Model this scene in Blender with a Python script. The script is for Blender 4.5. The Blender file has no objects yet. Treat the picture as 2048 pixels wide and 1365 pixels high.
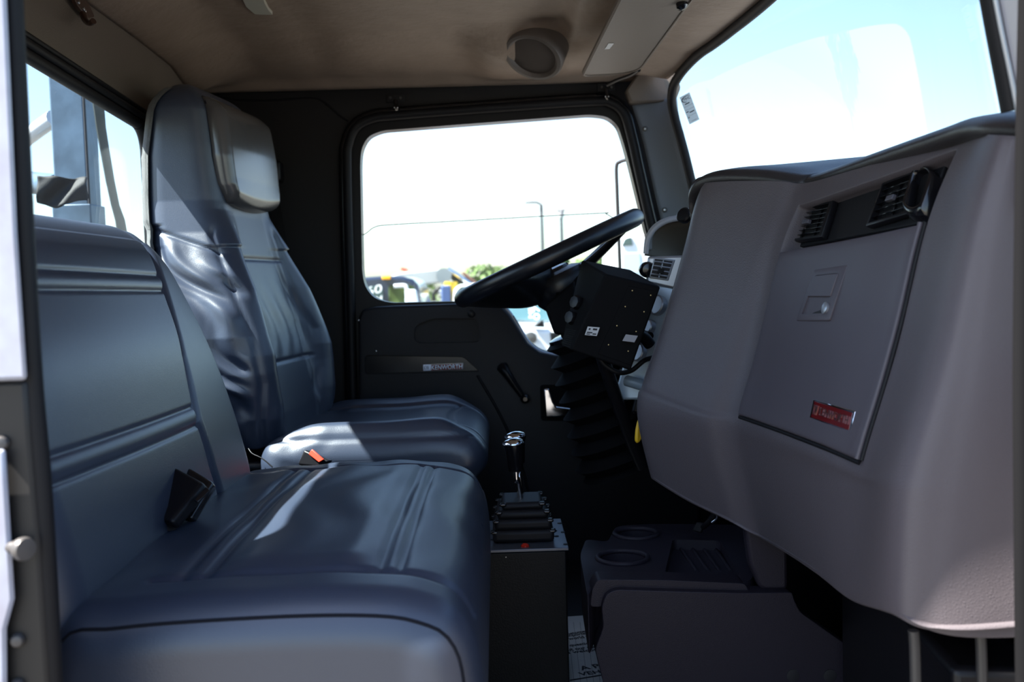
import bpy, math, random
import numpy as np
from mathutils import Vector, Matrix

# ------------------------------------------------------------------ camera
SC = bpy.context.scene
COL = SC.collection
FPX = 1991.1                       # 35 mm on 36 mm at 2048 px
CAM = np.array([0.0, 0.0, 0.80])
PITCH, YAW, ROLL = math.radians(-3.36), math.radians(0.8), math.radians(1.7)
fw = np.array([math.sin(YAW)*math.cos(PITCH), math.cos(YAW)*math.cos(PITCH), math.sin(PITCH)])
r0 = np.array([math.cos(YAW), -math.sin(YAW), 0.0])
u0 = np.cross(r0, fw)
rt = math.cos(ROLL)*r0 - math.sin(ROLL)*u0
up = math.sin(ROLL)*r0 + math.cos(ROLL)*u0
cd = bpy.data.cameras.new('camera'); cam = bpy.data.objects.new('camera', cd); COL.objects.link(cam)
cd.lens = 35.0; cd.sensor_width = 36.0; cd.clip_start = 0.02; cd.clip_end = 500
M = Matrix(((rt[0], up[0], -fw[0], CAM[0]), (rt[1], up[1], -fw[1], CAM[1]), (rt[2], up[2], -fw[2], CAM[2]), (0, 0, 0, 1)))
cam.matrix_world = M
cd.dof.use_dof = True; cd.dof.focus_distance = 1.75; cd.dof.aperture_fstop = 5.6
SC.camera = cam

# ------------------------------------------------------------------ sky, sun, exposure
SUN_DIR = Vector((1.0, 0.22, -1.43)).normalized()       # direction the light travels
world = bpy.data.worlds.new('world'); SC.world = world; world.use_nodes = True
nt = world.node_tree; nt.nodes.clear()
wo = nt.nodes.new('ShaderNodeOutputWorld'); bg = nt.nodes.new('ShaderNodeBackground')
sky = nt.nodes.new('ShaderNodeTexSky'); sky.sky_type = 'NISHITA'
sky.sun_disc = False; sky.sun_elevation = math.asin(-SUN_DIR.z)
sky.sun_rotation = math.atan2(-SUN_DIR.x, -SUN_DIR.y)
sky.altitude = 50; sky.air_density = 1.0; sky.dust_density = 1.2; sky.ozone_density = 1.0
nt.links.new(sky.outputs[0], bg.inputs[0]); nt.links.new(bg.outputs[0], wo.inputs[0])
bg.inputs[1].default_value = 0.40
sl = bpy.data.lights.new('sun', 'SUN'); so = bpy.data.objects.new('sun', sl); COL.objects.link(so)
sl.energy = 29.0; sl.angle = math.radians(0.6); sl.color = (1.0, 0.95, 0.86)
so.rotation_euler = SUN_DIR.to_track_quat('-Z', 'Y').to_euler(); so.location = (-3, -2, 6)
SC.view_settings.view_transform = 'Standard'; SC.view_settings.look = 'None'
SC.view_settings.gamma = 1.0; SC.view_settings.exposure = 0.0
SC.view_settings.use_curve_mapping = False
try:
    SC.cycles.use_denoising = True; SC.cycles.max_bounces = 10; SC.cycles.diffuse_bounces = 5
    SC.cycles.transparent_max_bounces = 16; SC.cycles.sample_clamp_indirect = 6.0
    SC.cycles.caustics_reflective = False; SC.cycles.caustics_refractive = False
except Exception: pass

# ------------------------------------------------------------------ helpers
def W(px, py, Y):                                     # photograph pixel -> point at depth Y
    d = fw + (px-1024.0)/FPX*rt - (py-682.5)/FPX*up
    return CAM + d*(Y/d[1])
def WX(px, py, X):
    d = fw + (px-1024.0)/FPX*rt - (py-682.5)/FPX*up
    return CAM + d*(X/d[0])
def WZ(px, py, Z):
    d = fw + (px-1024.0)/FPX*rt - (py-682.5)/FPX*up
    return CAM + d*((Z-CAM[2])/d[2])

MATS = {}
def mat(name, col, rough=0.5, metal=0.0, bump=0.0, bscale=300.0, var=0.0, vscale=8.0, spec=0.5, coat=0.0, coat_rough=0.2, sheen=0.0,
        emit=None, emit_s=0.0, trans=0.0, kind='noise', col2=None, bdist=0.002):
    if name in MATS: return MATS[name]
    m = bpy.data.materials.new(name); m.use_nodes = True; t = m.node_tree
    b = t.nodes['Principled BSDF']
    b.inputs['Base Color'].default_value = (*col, 1); b.inputs['Roughness'].default_value = rough
    b.inputs['Metallic'].default_value = metal
    b.inputs['Specular IOR Level'].default_value = spec
    b.inputs['Coat Weight'].default_value = coat; b.inputs['Coat Roughness'].default_value = coat_rough
    b.inputs['Sheen Weight'].default_value = sheen
    b.inputs['Transmission Weight'].default_value = trans
    if emit: b.inputs['Emission Color'].default_value = (*emit, 1); b.inputs['Emission Strength'].default_value = emit_s
    tc = t.nodes.new('ShaderNodeTexCoord')
    if bump:
        if kind == 'voronoi':
            n = t.nodes.new('ShaderNodeTexVoronoi'); n.feature = 'DISTANCE_TO_EDGE'; out = n.outputs['Distance']
        else:
            n = t.nodes.new('ShaderNodeTexNoise'); n.inputs['Detail'].default_value = 4; out = n.outputs['Fac']
        n.inputs['Scale'].default_value = bscale
        bp = t.nodes.new('ShaderNodeBump'); bp.inputs['Strength'].default_value = bump; bp.inputs['Distance'].default_value = bdist
        t.links.new(tc.outputs['Object'], n.inputs['Vector']); t.links.new(out, bp.inputs['Height'])
        t.links.new(bp.outputs[0], b.inputs['Normal'])
    if var or col2:
        n2 = t.nodes.new('ShaderNodeTexNoise'); n2.inputs['Scale'].default_value = vscale; n2.inputs['Detail'].default_value = 5
        cr_ = t.nodes.new('ShaderNodeValToRGB')
        c2 = col2 or tuple(max(0, c*(1-var)) for c in col)
        c1 = col if col2 else tuple(c*(1+var) for c in col)
        cr_.color_ramp.elements[0].color = (*c2, 1); cr_.color_ramp.elements[1].color = (*c1, 1)
        cr_.color_ramp.elements[0].position = .35; cr_.color_ramp.elements[1].position = .65
        t.links.new(tc.outputs['Object'], n2.inputs['Vector']); t.links.new(n2.outputs['Fac'], cr_.inputs[0])
        t.links.new(cr_.outputs[0], b.inputs['Base Color'])
    MATS[name] = m
    return m

def glass_mat(name, tint=(0.95, 1, 1), ior=1.45, refl=1.0, rough=0.0):
    m = bpy.data.materials.new(name); m.use_nodes = True; t = m.node_tree; t.nodes.clear()
    o = t.nodes.new('ShaderNodeOutputMaterial'); mx = t.nodes.new('ShaderNodeMixShader')
    tr = t.nodes.new('ShaderNodeBsdfTransparent'); tr.inputs[0].default_value = (*tint, 1)
    gl = t.nodes.new('ShaderNodeBsdfGlossy'); gl.inputs['Roughness'].default_value = rough
    fr = t.nodes.new('ShaderNodeFresnel'); ge = t.nodes.new('ShaderNodeNewGeometry')
    mi = t.nodes.new('ShaderNodeMath'); mi.operation = 'MULTIPLY_ADD'; mi.inputs[1].default_value = 1/ior-ior; mi.inputs[2].default_value = ior
    t.links.new(ge.outputs['Backfacing'], mi.inputs[0]); t.links.new(mi.outputs[0], fr.inputs['IOR'])
    ml = t.nodes.new('ShaderNodeMath'); ml.operation = 'MULTIPLY'; ml.inputs[1].default_value = refl
    t.links.new(fr.outputs[0], ml.inputs[0]); t.links.new(ml.outputs[0], mx.inputs[0])
    t.links.new(tr.outputs[0], mx.inputs[1]); t.links.new(gl.outputs[0], mx.inputs[2]); t.links.new(mx.outputs[0], o.inputs[0])
    return m

def tag(o, label, cat, group=None, kind=None):
    o['label'] = label; o['category'] = cat
    if group: o['group'] = group
    if kind: o['kind'] = kind
    return o
ORG = {}
def empty(name, loc, label, cat, group=None, kind=None):
    o = bpy.data.objects.new(name, None); COL.objects.link(o); o.location = tuple(loc); o.empty_display_size = .05
    ORG[o.name] = Vector(tuple(loc))
    return tag(o, label, cat, group, kind)
def put(o, parent):
    if parent is not None:
        o.parent = parent
        p, v = parent, Vector((0, 0, 0))
        if p.name in ORG: o.matrix_parent_inverse = Matrix.Translation(-ORG[p.name])
    return o
def mesh(name, V, F, m, parent=None, smooth=True, bevel=0, seg=2, sub=0, solid=0, auto=None, lab=None):
    me = bpy.data.meshes.new(name); me.from_pydata([tuple(map(float, v)) for v in V], [], [tuple(map(int, f)) for f in F]); me.update()
    if smooth: me.polygons.foreach_set('use_smooth', [True]*len(me.polygons))
    o = bpy.data.objects.new(name, me); COL.objects.link(o)
    if m is not None: me.materials.append(m)
    if solid:
        md = o.modifiers.new('s', 'SOLIDIFY'); md.thickness = solid; md.offset = -1
    if bevel:
        md = o.modifiers.new('b', 'BEVEL'); md.width = bevel; md.segments = seg; md.limit_method = 'ANGLE'; md.angle_limit = math.radians(35)
    if sub:
        md = o.modifiers.new('u', 'SUBSURF'); md.levels = sub; md.render_levels = sub
    if auto:
        try:
            me.set_sharp_from_angle(angle=math.radians(auto))
        except Exception: pass
    if lab: o['label'] = lab
    return put(o, parent)
def hexa(name, P, m, parent=None, bevel=.004, seg=3, smooth=True):
    # P: 8 points, bottom ring 0-3 and top ring 4-7
    F = [(3, 2, 1, 0), (4, 5, 6, 7), (0, 1, 5, 4), (1, 2, 6, 5), (2, 3, 7, 6), (3, 0, 4, 7)]
    c = np.mean(np.array(P, float), 0); P = np.array(P, float)
    n = np.cross(P[1]-P[0], P[3]-P[0])
    if np.dot(n, P[4]-P[0]) < 0: F = [tuple(reversed(f)) for f in F]
    return mesh(name, P, F, m, parent, smooth=smooth, bevel=bevel, seg=seg, auto=40)
def box(name, c, s, m, parent=None, bevel=.004, rot=None, seg=3):
    c = np.array(c, float); h = np.array(s, float)/2
    R = np.array(Matrix.Identity(3)) if rot is None else np.array(rot)
    P = [c + R @ (h*np.array(k)) for k in ((-1, -1, -1), (1, -1, -1), (1, 1, -1), (-1, 1, -1), (-1, -1, 1), (1, -1, 1), (1, 1, 1), (-1, 1, 1))]
    return hexa(name, P, m, parent, bevel, seg)
def rotm(axis, deg): return Matrix.Rotation(math.radians(deg), 3, axis)
def frame(d):
    d = np.array(d, float); d /= np.linalg.norm(d)
    a = np.array([0, 0, 1.0]) if abs(d[2]) < .9 else np.array([1.0, 0, 0])
    x = np.cross(a, d); x /= np.linalg.norm(x); y = np.cross(d, x)
    return x, y, d
def cr1(P, t):
    P = np.asarray(P, float); n = len(P)
    i = int(min(max(math.floor(t), 0), n-2)); f = t-i
    p1, p2 = P[i], P[i+1]
    p0 = P[i-1] if i > 0 else 2*p1-p2
    p3 = P[i+2] if i+2 < n else 2*p2-p1
    return .5*((2*p1)+(-p0+p2)*f+(2*p0-5*p1+4*p2-p3)*f*f+(-p0+3*p1-3*p2+p3)*f**3)
def spline(P, n, closed=False):
    P = [np.asarray(p, float) for p in P]
    if closed:
        Q = [P[-1]]+P+[P[0], P[1]]
        return np.array([cr1(Q, 1+len(P)*k/n) for k in range(n)])
    return np.array([cr1(P, (len(P)-1)*k/(n-1)) for k in range(n)])
def tube(name, P, r, m, parent=None, n=12, closed=False, cap=True, smooth=30, flat=None):
    P = spline(P, smooth, closed) if smooth else np.array([np.asarray(p, float) for p in P])
    N = len(P); R = np.interp(np.linspace(0, 1, N), np.linspace(0, 1, len(r)), r) if hasattr(r, '__len__') else np.full(N, r)
    V = []; T = []
    for i in range(N):
        a = P[(i-1) % N] if closed or i > 0 else P[0]; b = P[(i+1) % N] if closed or i < N-1 else P[-1]
        d = b-a; T.append(d/np.linalg.norm(d))
    x, y, _ = frame(T[0])
    for i in range(N):
        x = x-np.dot(x, T[i])*T[i]; x /= np.linalg.norm(x); y = np.cross(T[i], x)
        for k in range(n):
            a = 2*math.pi*k/n
            V.append(P[i]+R[i]*(math.cos(a)*x+math.sin(a)*y*(flat or 1)))
    F = []
    for i in range(N if closed else N-1):
        j = (i+1) % N
        for k in range(n): F.append((i*n+k, i*n+(k+1) % n, j*n+(k+1) % n, j*n+k))
    if not closed and cap: F.append(tuple(range(n-1, -1, -1))); F.append(tuple(range((N-1)*n, N*n)))
    return mesh(name, V, F, m, parent, auto=50)
def lathe(name, prof, c, axis, m, parent=None, n=32, sx=1.0):
    x, y, d = frame(axis); c = np.asarray(c, float); V = []; F = []
    for (r, h) in prof:
        for k in range(n):
            a = 2*math.pi*k/n; V.append(c+r*(math.cos(a)*x*sx+math.sin(a)*y)+h*d)
    for i in range(len(prof)-1):
        for k in range(n): F.append((i*n+k, i*n+(k+1) % n, (i+1)*n+(k+1) % n, (i+1)*n+k))
    F.append(tuple(range(n-1, -1, -1))); F.append(tuple(range((len(prof)-1)*n, len(prof)*n)))
    return mesh(name, V, F, m, parent, auto=40)
def gridmesh(name, G, m, parent=None, closed_v=False, cap=False, flip=False, solid=0, auto=None, mats=None, mfun=None):
    G = np.asarray(G); nu, nv = G.shape[:2]; V = G.reshape(-1, 3); F = []
    for i in range(nu-1):
        for j in range(nv if closed_v else nv-1):
            k = (j+1) % nv; f = (i*nv+j, (i+1)*nv+j, (i+1)*nv+k, i*nv+k)
            F.append(f[::-1] if flip else f)
    if cap:
        a = tuple(range(nv)); b = tuple((nu-1)*nv+j for j in range(nv))
        F.append(a[::-1] if flip else a); F.append(b if flip else b[::-1])
    return mesh(name, V, F, m, parent, solid=solid, auto=auto)
def normals(G, closed_v=False):
    du = np.gradient(G, axis=0)
    if closed_v: dv = (np.roll(G, -1, 1)-np.roll(G, 1, 1))/2
    else: dv = np.gradient(G, axis=1)
    n = np.cross(du, dv); return n/np.maximum(np.linalg.norm(n, axis=2, keepdims=True), 1e-9)
def patch(ctrl, nu, nv):
    C = np.asarray(ctrl, float)
    A = np.array([[cr1(C[:, j], (C.shape[0]-1)*i/(nu-1)) for j in range(C.shape[1])] for i in range(nu)])
    return np.array([[cr1(A[i], (C.shape[1]-1)*j/(nv-1)) for j in range(nv)] for i in range(nu)])
def inside(poly, q):
    r = False; n = len(poly); j = n-1
    for i in range(n):
        if (poly[i][1] > q[1]) != (poly[j][1] > q[1]) and q[0] < (poly[j][0]-poly[i][0])*(q[1]-poly[i][1])/(poly[j][1]-poly[i][1])+poly[i][0]: r = not r
        j = i
    return r
def prism(name, P, d, m, parent=None, bevel=.003, seg=2):
    # polygon P (3D, planar) extruded by vector d
    P = [np.asarray(p, float) for p in P]; n = len(P); d = np.asarray(d, float)
    V = P+[p+d for p in P]
    nn = sum((np.cross(P[i]-P[0], P[(i+1) % n]-P[0]) for i in range(n)), np.zeros(3))
    F = [tuple(range(n)), tuple(range(2*n-1, n-1, -1))]+[(i, n+i, n+(i+1) % n, (i+1) % n) for i in range(n)]
    if np.dot(nn, d) > 0: F = [f[::-1] for f in F]
    return mesh(name, V, F, m, parent, bevel=bevel, seg=seg, auto=40)
def offs(P, d):      # offset a closed outline lying in an XZ plane, outwards for d > 0
    P = np.asarray(P, float); n = len(P); out = []
    area = sum(P[i][0]*P[(i+1) % n][2]-P[(i+1) % n][0]*P[i][2] for i in range(n))
    s = 1 if area > 0 else -1
    for i in range(n):
        t = P[(i+1) % n]-P[(i-1) % n]; L = math.hypot(t[0], t[2]) or 1
        out.append(P[i]+np.array([t[2]/L, 0, -t[0]/L])*d*s)
    return np.array(out)
def ring(name, loops, m, parent=None, auto=None):
    L = [np.asarray(l) for l in loops]; n = len(L[0]); V = np.concatenate(L); F = []
    for i in range(len(L)-1):
        for k in range(n): F.append((i*n+k, i*n+(k+1) % n, (i+1)*n+(k+1) % n, (i+1)*n+k))
    return mesh(name, V, F, m, parent, auto=auto)
def text_on(name, s, bl, ex, ey, m, parent=None, depth=.001, bold=0.0):
    # text fitted into the parallelogram bl, bl+ex, bl+ey, raised by depth
    cu = bpy.data.curves.new('t', 'FONT'); cu.body = s; cu.extrude = .02; cu.offset = bold; cu.resolution_u = 3
    t = bpy.data.objects.new('t', cu); COL.objects.link(t)
    bpy.context.view_layer.update()
    me = bpy.data.meshes.new_from_object(t.evaluated_get(bpy.context.evaluated_depsgraph_get()))
    V = np.array([v.co[:] for v in me.vertices]); F = [tuple(p.vertices) for p in me.polygons]
    bpy.data.objects.remove(t); bpy.data.curves.remove(cu); bpy.data.meshes.remove(me)
    lo, hi = V.min(0), V.max(0); U = (V-lo)/np.maximum(hi-lo, 1e-6)
    bl, ex, ey = (np.asarray(a, float) for a in (bl, ex, ey))
    nz = np.cross(ex, ey); nz /= np.linalg.norm(nz)
    P = [bl+u[0]*ex+u[1]*ey+nz*depth*u[2] for u in U]
    return mesh(name, P, F, m, parent, smooth=False)
def quadbox(name, bl, ex, ey, th, m, parent=None, bevel=.001, out=0.0, seg=2):
    bl, ex, ey = (np.asarray(a, float) for a in (bl, ex, ey)); nz = np.cross(ex, ey); nz /= np.linalg.norm(nz)
    a = bl+nz*out
    return hexa(name, [a, a+ex, a+ex+ey, a+ey]+[q+nz*th for q in (a, a+ex, a+ex+ey, a+ey)], m, parent, bevel, seg)
def noise2(x, y, seed=0):
    return (math.sin(x*1.7+seed)+math.sin(y*2.3+x*.9+seed*2.1)+math.sin((x+y)*3.1-seed)+math.sin(x*4.3-y*2.9+seed*.7))/4
def sstep(a, b, x):
    t = np.clip((x-a)/(b-a), 0, 1); return t*t*(3-2*t)

# ------------------------------------------------------------------ materials
vinyl = mat('grey_vinyl', (.030, .042, .072), .38, bump=.35, bscale=420, kind='voronoi', spec=1.0, bdist=.0006)
vinyl_smooth = mat('headrest_vinyl', (.085, .080, .082), .24, spec=.9, bump=.12, bscale=500, bdist=.0006)
thread = mat('seam_thread', (.010, .011, .016), .85, spec=.15)
matte = mat('matte_black', (.004, .004, .005), .75, spec=.14)
dashm = mat('taupe_dash', (.098, .085, .095), .47, bump=.55, bscale=330, kind='voronoi', spec=.45, bdist=.0008)
dash_smooth = mat('taupe_smooth', (.088, .077, .092), .42, bump=.25, bscale=700, bdist=.0005)
padm = mat('dash_pad_dark', (.030, .027, .029), .40, bump=.5, bscale=330, kind='voronoi', bdist=.0008)
headm = mat('headliner_taupe', (.30, .225, .175), .58, bump=.8, bscale=45, kind='noise', bdist=.003, var=.06, vscale=14)
rearm = mat('rear_wall_taupe', (.165, .135, .112), .55, bump=.6, bscale=240, kind='voronoi', bdist=.001)
pillarm = mat('pillar_grey', (.22, .26, .32), .55, bump=.3, bscale=500, bdist=.0006)
sidem = mat('side_trim_grey', (.022, .021, .022), .6, bump=.4, bscale=400, bdist=.0006, spec=.28)
doorm = mat('door_panel_dark', (.018, .018, .022), .5, bump=.4, bscale=350, kind='voronoi', bdist=.0006, spec=.28)
black = mat('black_plastic', (.006, .006, .008), .38, spec=.28)
blackr = mat('black_rubber', (.007, .007, .009), .55, spec=.28)
blackg = mat('gloss_black', (.006, .006, .008), .16, spec=.6)
wheelm = mat('steering_black', (.008, .009, .013), .33, bump=.2, bscale=600, bdist=.0004)
chrome = mat('chrome', (.82, .83, .86), .07, 1.0)
steel = mat('brushed_steel', (.45, .46, .48), .3, 1.0)
silver = mat('silver_trim', (.42, .44, .48), .34, .6)
red = mat('badge_red', (.13, .004, .006), .22, coat=.6, coat_rough=.05)
redb = mat('buckle_red', (.75, .05, .02), .4)
yellow = mat('yellow_plastic', (.80, .50, .02), .4)
whitep = mat('white_paint', (.72, .74, .78), .25, coat=.6, coat_rough=.05)
shaded_white = mat('shaded_white_paint', (.40, .43, .52), .3, coat=.3, col2=(.33, .33, .40), vscale=22)  # white paint greyed blue for sky shade, with random darker blotches
paper = mat('paper_mat', (.85, .84, .80), .8, bump=.2, bscale=60)
label = mat('label_white', (.62, .62, .62), .5)
ink = mat('ink', (.015, .015, .018), .6)
floorm = mat('rubber_floor', (.012, .012, .014), .6, bump=.4, bscale=200)
boxm = mat('shifter_box_black', (.006, .0055, .006), .5, bump=.2, bscale=300, spec=.28)
platem = mat('shifter_plate', (.13, .14, .17), .35, .7)
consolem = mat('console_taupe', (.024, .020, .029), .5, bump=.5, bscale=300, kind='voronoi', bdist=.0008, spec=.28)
fuzz = mat('grey_carpet', (.10, .105, .105), .95, bump=1.0, bscale=800, sheen=.5, bdist=.004)
ground_m = mat('concrete_lot', (.11, .10, .088), .85, bump=.3, bscale=5, var=.10, vscale=.7)
glass_w = glass_mat('windshield_glass', (.90, .98, 1.0), 1.45, 1.0)
glass_s = glass_mat('door_glass', (.93, .985, .99), 1.45, .8)
glass_r = glass_mat('rear_glass', (.90, .96, .99), 1.45, .8)
bluesteel = mat('blue_grey_steel', (.10, .15, .21), .45, .3, bump=.3, bscale=30, var=.25, vscale=9, bdist=.002)


def apply_mods(o):
    bpy.context.view_layer.update()
    me = bpy.data.meshes.new_from_object(o.evaluated_get(bpy.context.evaluated_depsgraph_get()))
    old = o.data; o.modifiers.clear(); o.data = me; bpy.data.meshes.remove(old)
def cut(o, cutters, auto=35):
    for c in cutters:
        md = o.modifiers.new('c', 'BOOLEAN'); md.operation = 'DIFFERENCE'; md.object = c; md.solver = 'EXACT'
    apply_mods(o)
    for c in cutters: bpy.data.objects.remove(c)
    try: o.data.set_sharp_from_angle(angle=math.radians(auto))
    except Exception: pass
    return o
def rounded(P, r, n=6):        # round the corners of a polygon of 3D points
    P = [np.asarray(p, float) for p in P]; out = []
    for i, p in enumerate(P):
        a, b = P[i-1]-p, P[(i+1) % len(P)]-p; la, lb = np.linalg.norm(a), np.linalg.norm(b)
        q = min(r, la*.45, lb*.45); a, b = p+a/la*q, p+b/lb*q
        for k in range(n+1):
            t = k/n; out.append((1-t)**2*a+2*t*(1-t)*p+t*t*b)
    return out

# ------------------------------------------------------------------ the cab shell
XR = -0.80                                   # inner face of the rear wall
YD = 2.86                                    # inner face of the driver side
YP = 0.90                                    # plane of the open passenger doorway
GZ = -1.05                                   # ground level
g = mesh('ground', [(-60, -30, GZ), (60, -30, GZ), (60, 110, GZ), (-60, 110, GZ)], [(0, 1, 2, 3)], ground_m, smooth=False)
tag(g, 'pale concrete yard the truck stands on', 'ground', kind='structure')

f = box('floor', (0, 1.88, -.03), (1.66, 2.0, .06), floorm, bevel=.003)
tag(f, 'black rubber mat floor of the truck cab', 'floor', kind='structure')

def zceil(X, Y):
    b = np.interp(Y, [.92, .97, 1.08, 1.25, 1.5, 1.88, 2.3, 2.54, 2.62, 2.72, 2.80, 2.84, 2.87], [1.31, 1.365, 1.395, 1.425, 1.445, 1.455, 1.447, 1.437, 1.418, 1.40, 1.378, 1.345, 1.315])
    e = min(1, max(0, (Y-.97)/.12))*min(1, max(0, (2.83-Y)/.12))
    z = b-(.07*sstep(-.62, -.80, X)*1.0+.045*sstep(.26, .55, X)+.03*sstep(.17, .21, X))*e
    z += .006*math.exp(-((X+.45)/.05)**2)*e
    bx = math.exp(-((X-.085)/.125)**4)
    return z*(1-bx)+min(z, 1.437-.075*float(sstep(2.45, 2.60, Y)))*bx
def xfront(Y): return .475+.11*(1-((Y-1.88)/.84)**2)
ys = np.concatenate([np.linspace(.92, 1.1, 10), np.linspace(1.14, 2.4, 26), np.linspace(2.42, 2.83, 46)])
G = []
for t in np.linspace(0, 1, 130):
    row = []
    for Y in ys:
        X = XR+(xfront(Y)-XR)*t
        row.append((X, Y, float(zceil(X, Y))))
    G.append(row)
c = gridmesh('ceiling', G, headm, flip=False)
md = c.modifiers.new('s', 'SOLIDIFY'); md.thickness = .035; md.offset = 1 if True else -1
tag(c, 'taupe padded vinyl headliner of the cab roof', 'ceiling', kind='structure')
CEIL = c

# rear wall with the wide back window
wy0, wy1, wz0, wz1 = 1.10, 2.335, .70, 1.215
w = box('wall_rear', (XR-.006, 1.88, .70), (.012, 2.0, 1.54), rearm, bevel=.002)
hole = rounded([(XR-.2, wy0, wz0), (XR-.2, wy1, wz0), (XR-.2, wy1, wz1-.026), (XR-.2, wy0, wz1+.050)], .065, 8)
cut(w, [prism('c', hole, (.4, 0, 0), None, bevel=0)])
tag(w, 'taupe vinyl back wall of the cab around the rear window', 'wall', kind='structure')
wr = empty('window_2', (XR, 1.65, wz0), 'wide rear window with rounded corners behind the seats', 'window', kind='structure')
o1 = [np.array(p)+np.array((.2, 0, 0)) for p in hole]
def yz_off(P, d):
    P = np.asarray(P); cy, cz = (wy0+wy1)/2, (wz0+wz1)/2; out = []
    for p in P:
        out.append((p[0], p[1]+d*np.sign(p[1]-cy)*min(1, abs(p[1]-cy)/(.5*(wy1-wy0)-.08)), p[2]+d*np.sign(p[2]-cz)*min(1, abs(p[2]-cz)/(.5*(wz1-wz0)-.08))))
    return np.array(out)
tube('gasket', yz_off(o1, -.009)+np.array((.002, 0, 0)), .012, blackr, wr, closed=True, smooth=120)
tube('gasket_lip', yz_off(o1, .010)+np.array((.006, 0, 0)), .009, blackr, wr, closed=True, smooth=120)
tube('gasket_outer_lip', yz_off(o1, .026)+np.array((.004, 0, 0)), .006, blackr, wr, closed=True, smooth=120)
prism('pane', [np.array(p)+np.array((.196, 0, 0)) for p in hole], (-.004, 0, 0), glass_r, wr, bevel=0)

# driver side wall, door opening
crest_px = [(716, 1160), (712, 1000), (706, 800), (701, 600), (694, 340), (698, 285), (714, 253), (745, 237), (790, 231), (1000, 215), (1185, 203), (1222, 206), (1248, 228), (1264, 280), (1276, 334), (1303, 452), (1340, 600), (1385, 780), (1420, 960), (1428, 1100), (1428, 1160)]
crest = [W(x, y, YD-.02) for x, y in crest_px]
opening = [np.array((p[0], YD-.2, p[2])) for p in crest]
wlp = [(-.82, -.06), (.74, -.06), (.74, .86)]+[(W(x, y, YD)[0], W(x, y, YD)[2]) for x, y in ((1452, 560), (1380, 340), (1345, 215), (1340, 170))]+[(.44, 1.41), (-.82, 1.41)]
wl = prism('wall_left', [(x, YD, z) for x, z in wlp], (0, .06, 0), sidem, bevel=.002)
cut(wl, [prism('c', opening, (0, .5, 0), None, bevel=0)])
tag(wl, 'dark grey trim of the driver side body around the far door', 'wall', kind='structure')
d1 = empty('door_1', (.1, YD, .1), 'dark driver door with large window and dipped front sill', 'door', kind='structure')
tube('seal', crest, .0135, blackr, d1, smooth=160, n=14)
tube('seal_flange', [np.array((p[0], p[1]+.006, p[2])) for p in offs(crest, .013)][1:-1], .011, blackg, d1, smooth=160, n=10)
glass_px = [(722, 330), (726, 545), (731, 572), (748, 596), (780, 606), (900, 603), (985, 603), (1006, 609), (1024, 627), (1042, 655), (1060, 683), (1082, 700), (1110, 706), (1200, 706), (1335, 706), (1356, 700), (1352, 680), (1294, 480), (1256, 325), (1245, 285), (1234, 252), (1213, 235), (1180, 231), (765, 263), (737, 275), (724, 300)]
gl = [W(x, y, YD+.01) for x, y in glass_px]
glo = rounded(gl, .03, 5)
dk = prism('door_frame', [np.array((p[0], YD-.006, p[2])) for p in crest], (0, .05, 0), black, d1, bevel=0)
cut(dk, [prism('c', [np.array((p[0], YD-.2, p[2])) for p in glo], (0, .5, 0), None, bevel=0)])
tube('window_bead', [np.array((p[0], YD+.004, p[2])) for p in offs(glo, .006)], .006, blackg, d1, closed=True, smooth=0, n=8)
# lower door trim panel, standing proud of the frame
pan_px = [(716, 640), (724, 620), (750, 614), (790, 612), (910, 608), (985, 607), (1003, 612), (1020, 630), (1038, 658), (1056, 687), (1080, 705), (1110, 711), (1200, 712), (1345, 714), (1385, 860), (1410, 1150), (718, 1150)]
pan = [W(x, y, YD-.05) for x, y in pan_px]
pn = prism('door_panel', [np.array((p[0], YD-.05, p[2])) for p in pan], (0, .045, 0), doorm, d1, bevel=.009, seg=4)
rec = rounded([W(718, 716, 2.7), W(925, 719, 2.7), W(960, 751, 2.7), W(718, 757, 2.7)], .012, 4)
rec = [np.array((p[0], YD-.1, p[2])) for p in rec]
arm = rounded([W(822, 655, 2.7), W(860, 640, 2.7), W(955, 640, 2.7), W(960, 690, 2.7), W(822, 692, 2.7)], .02, 5)
apply_mods(pn)
cut(pn, [prism('c', rec, (0, .062, 0), None, bevel=0), prism('c', [np.array((p[0], YD-.1, p[2])) for p in arm], (0, .07, 0), None, bevel=0)])
prism('trim_strip', [np.array((p[0], YD-.043, p[2])) for p in offs(rec, -.003)], (0, .012, 0), blackg, d1, bevel=.003)
tube('panel_groove', [W(955, 751, YD-.051), W(1000, 830, YD-.051), W(1040, 920, YD-.051), W(1060, 1000, YD-.051)], .004, blackr, d1, smooth=20, n=8)
tube('lit_sill_lip', [W(x, y, YD-.03) for x, y in ((985, 605), (1003, 610), (1021, 629), (1039, 657), (1057, 686), (1080, 704), (1106, 711), (1130, 712))], .006, silver, d1, smooth=60, n=8)  # silver colour stands in for daylight catching the dipped sill edge
prism('pocket_grip', [W(x, y, YD-.035) for x, y in ((1012, 622), (1028, 632), (1040, 652), (1044, 668), (1040, 664), (1026, 645))], (0, .03, 0), blackg, d1, bevel=.003)
for x, y in ((752, 703), (717, 641)): lathe('screw', [(.0035, 0), (.003, .002), (.0008, .003)], W(x, y, YD-.05), (0, -1, 0), steel, d1, n=10)
lathe('speaker_plug', [(.011, 0), (.011, .004), (.006, .006)], W(943, 628, YD-.05), (0, -1, 0), black, d1, n=18)
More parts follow.
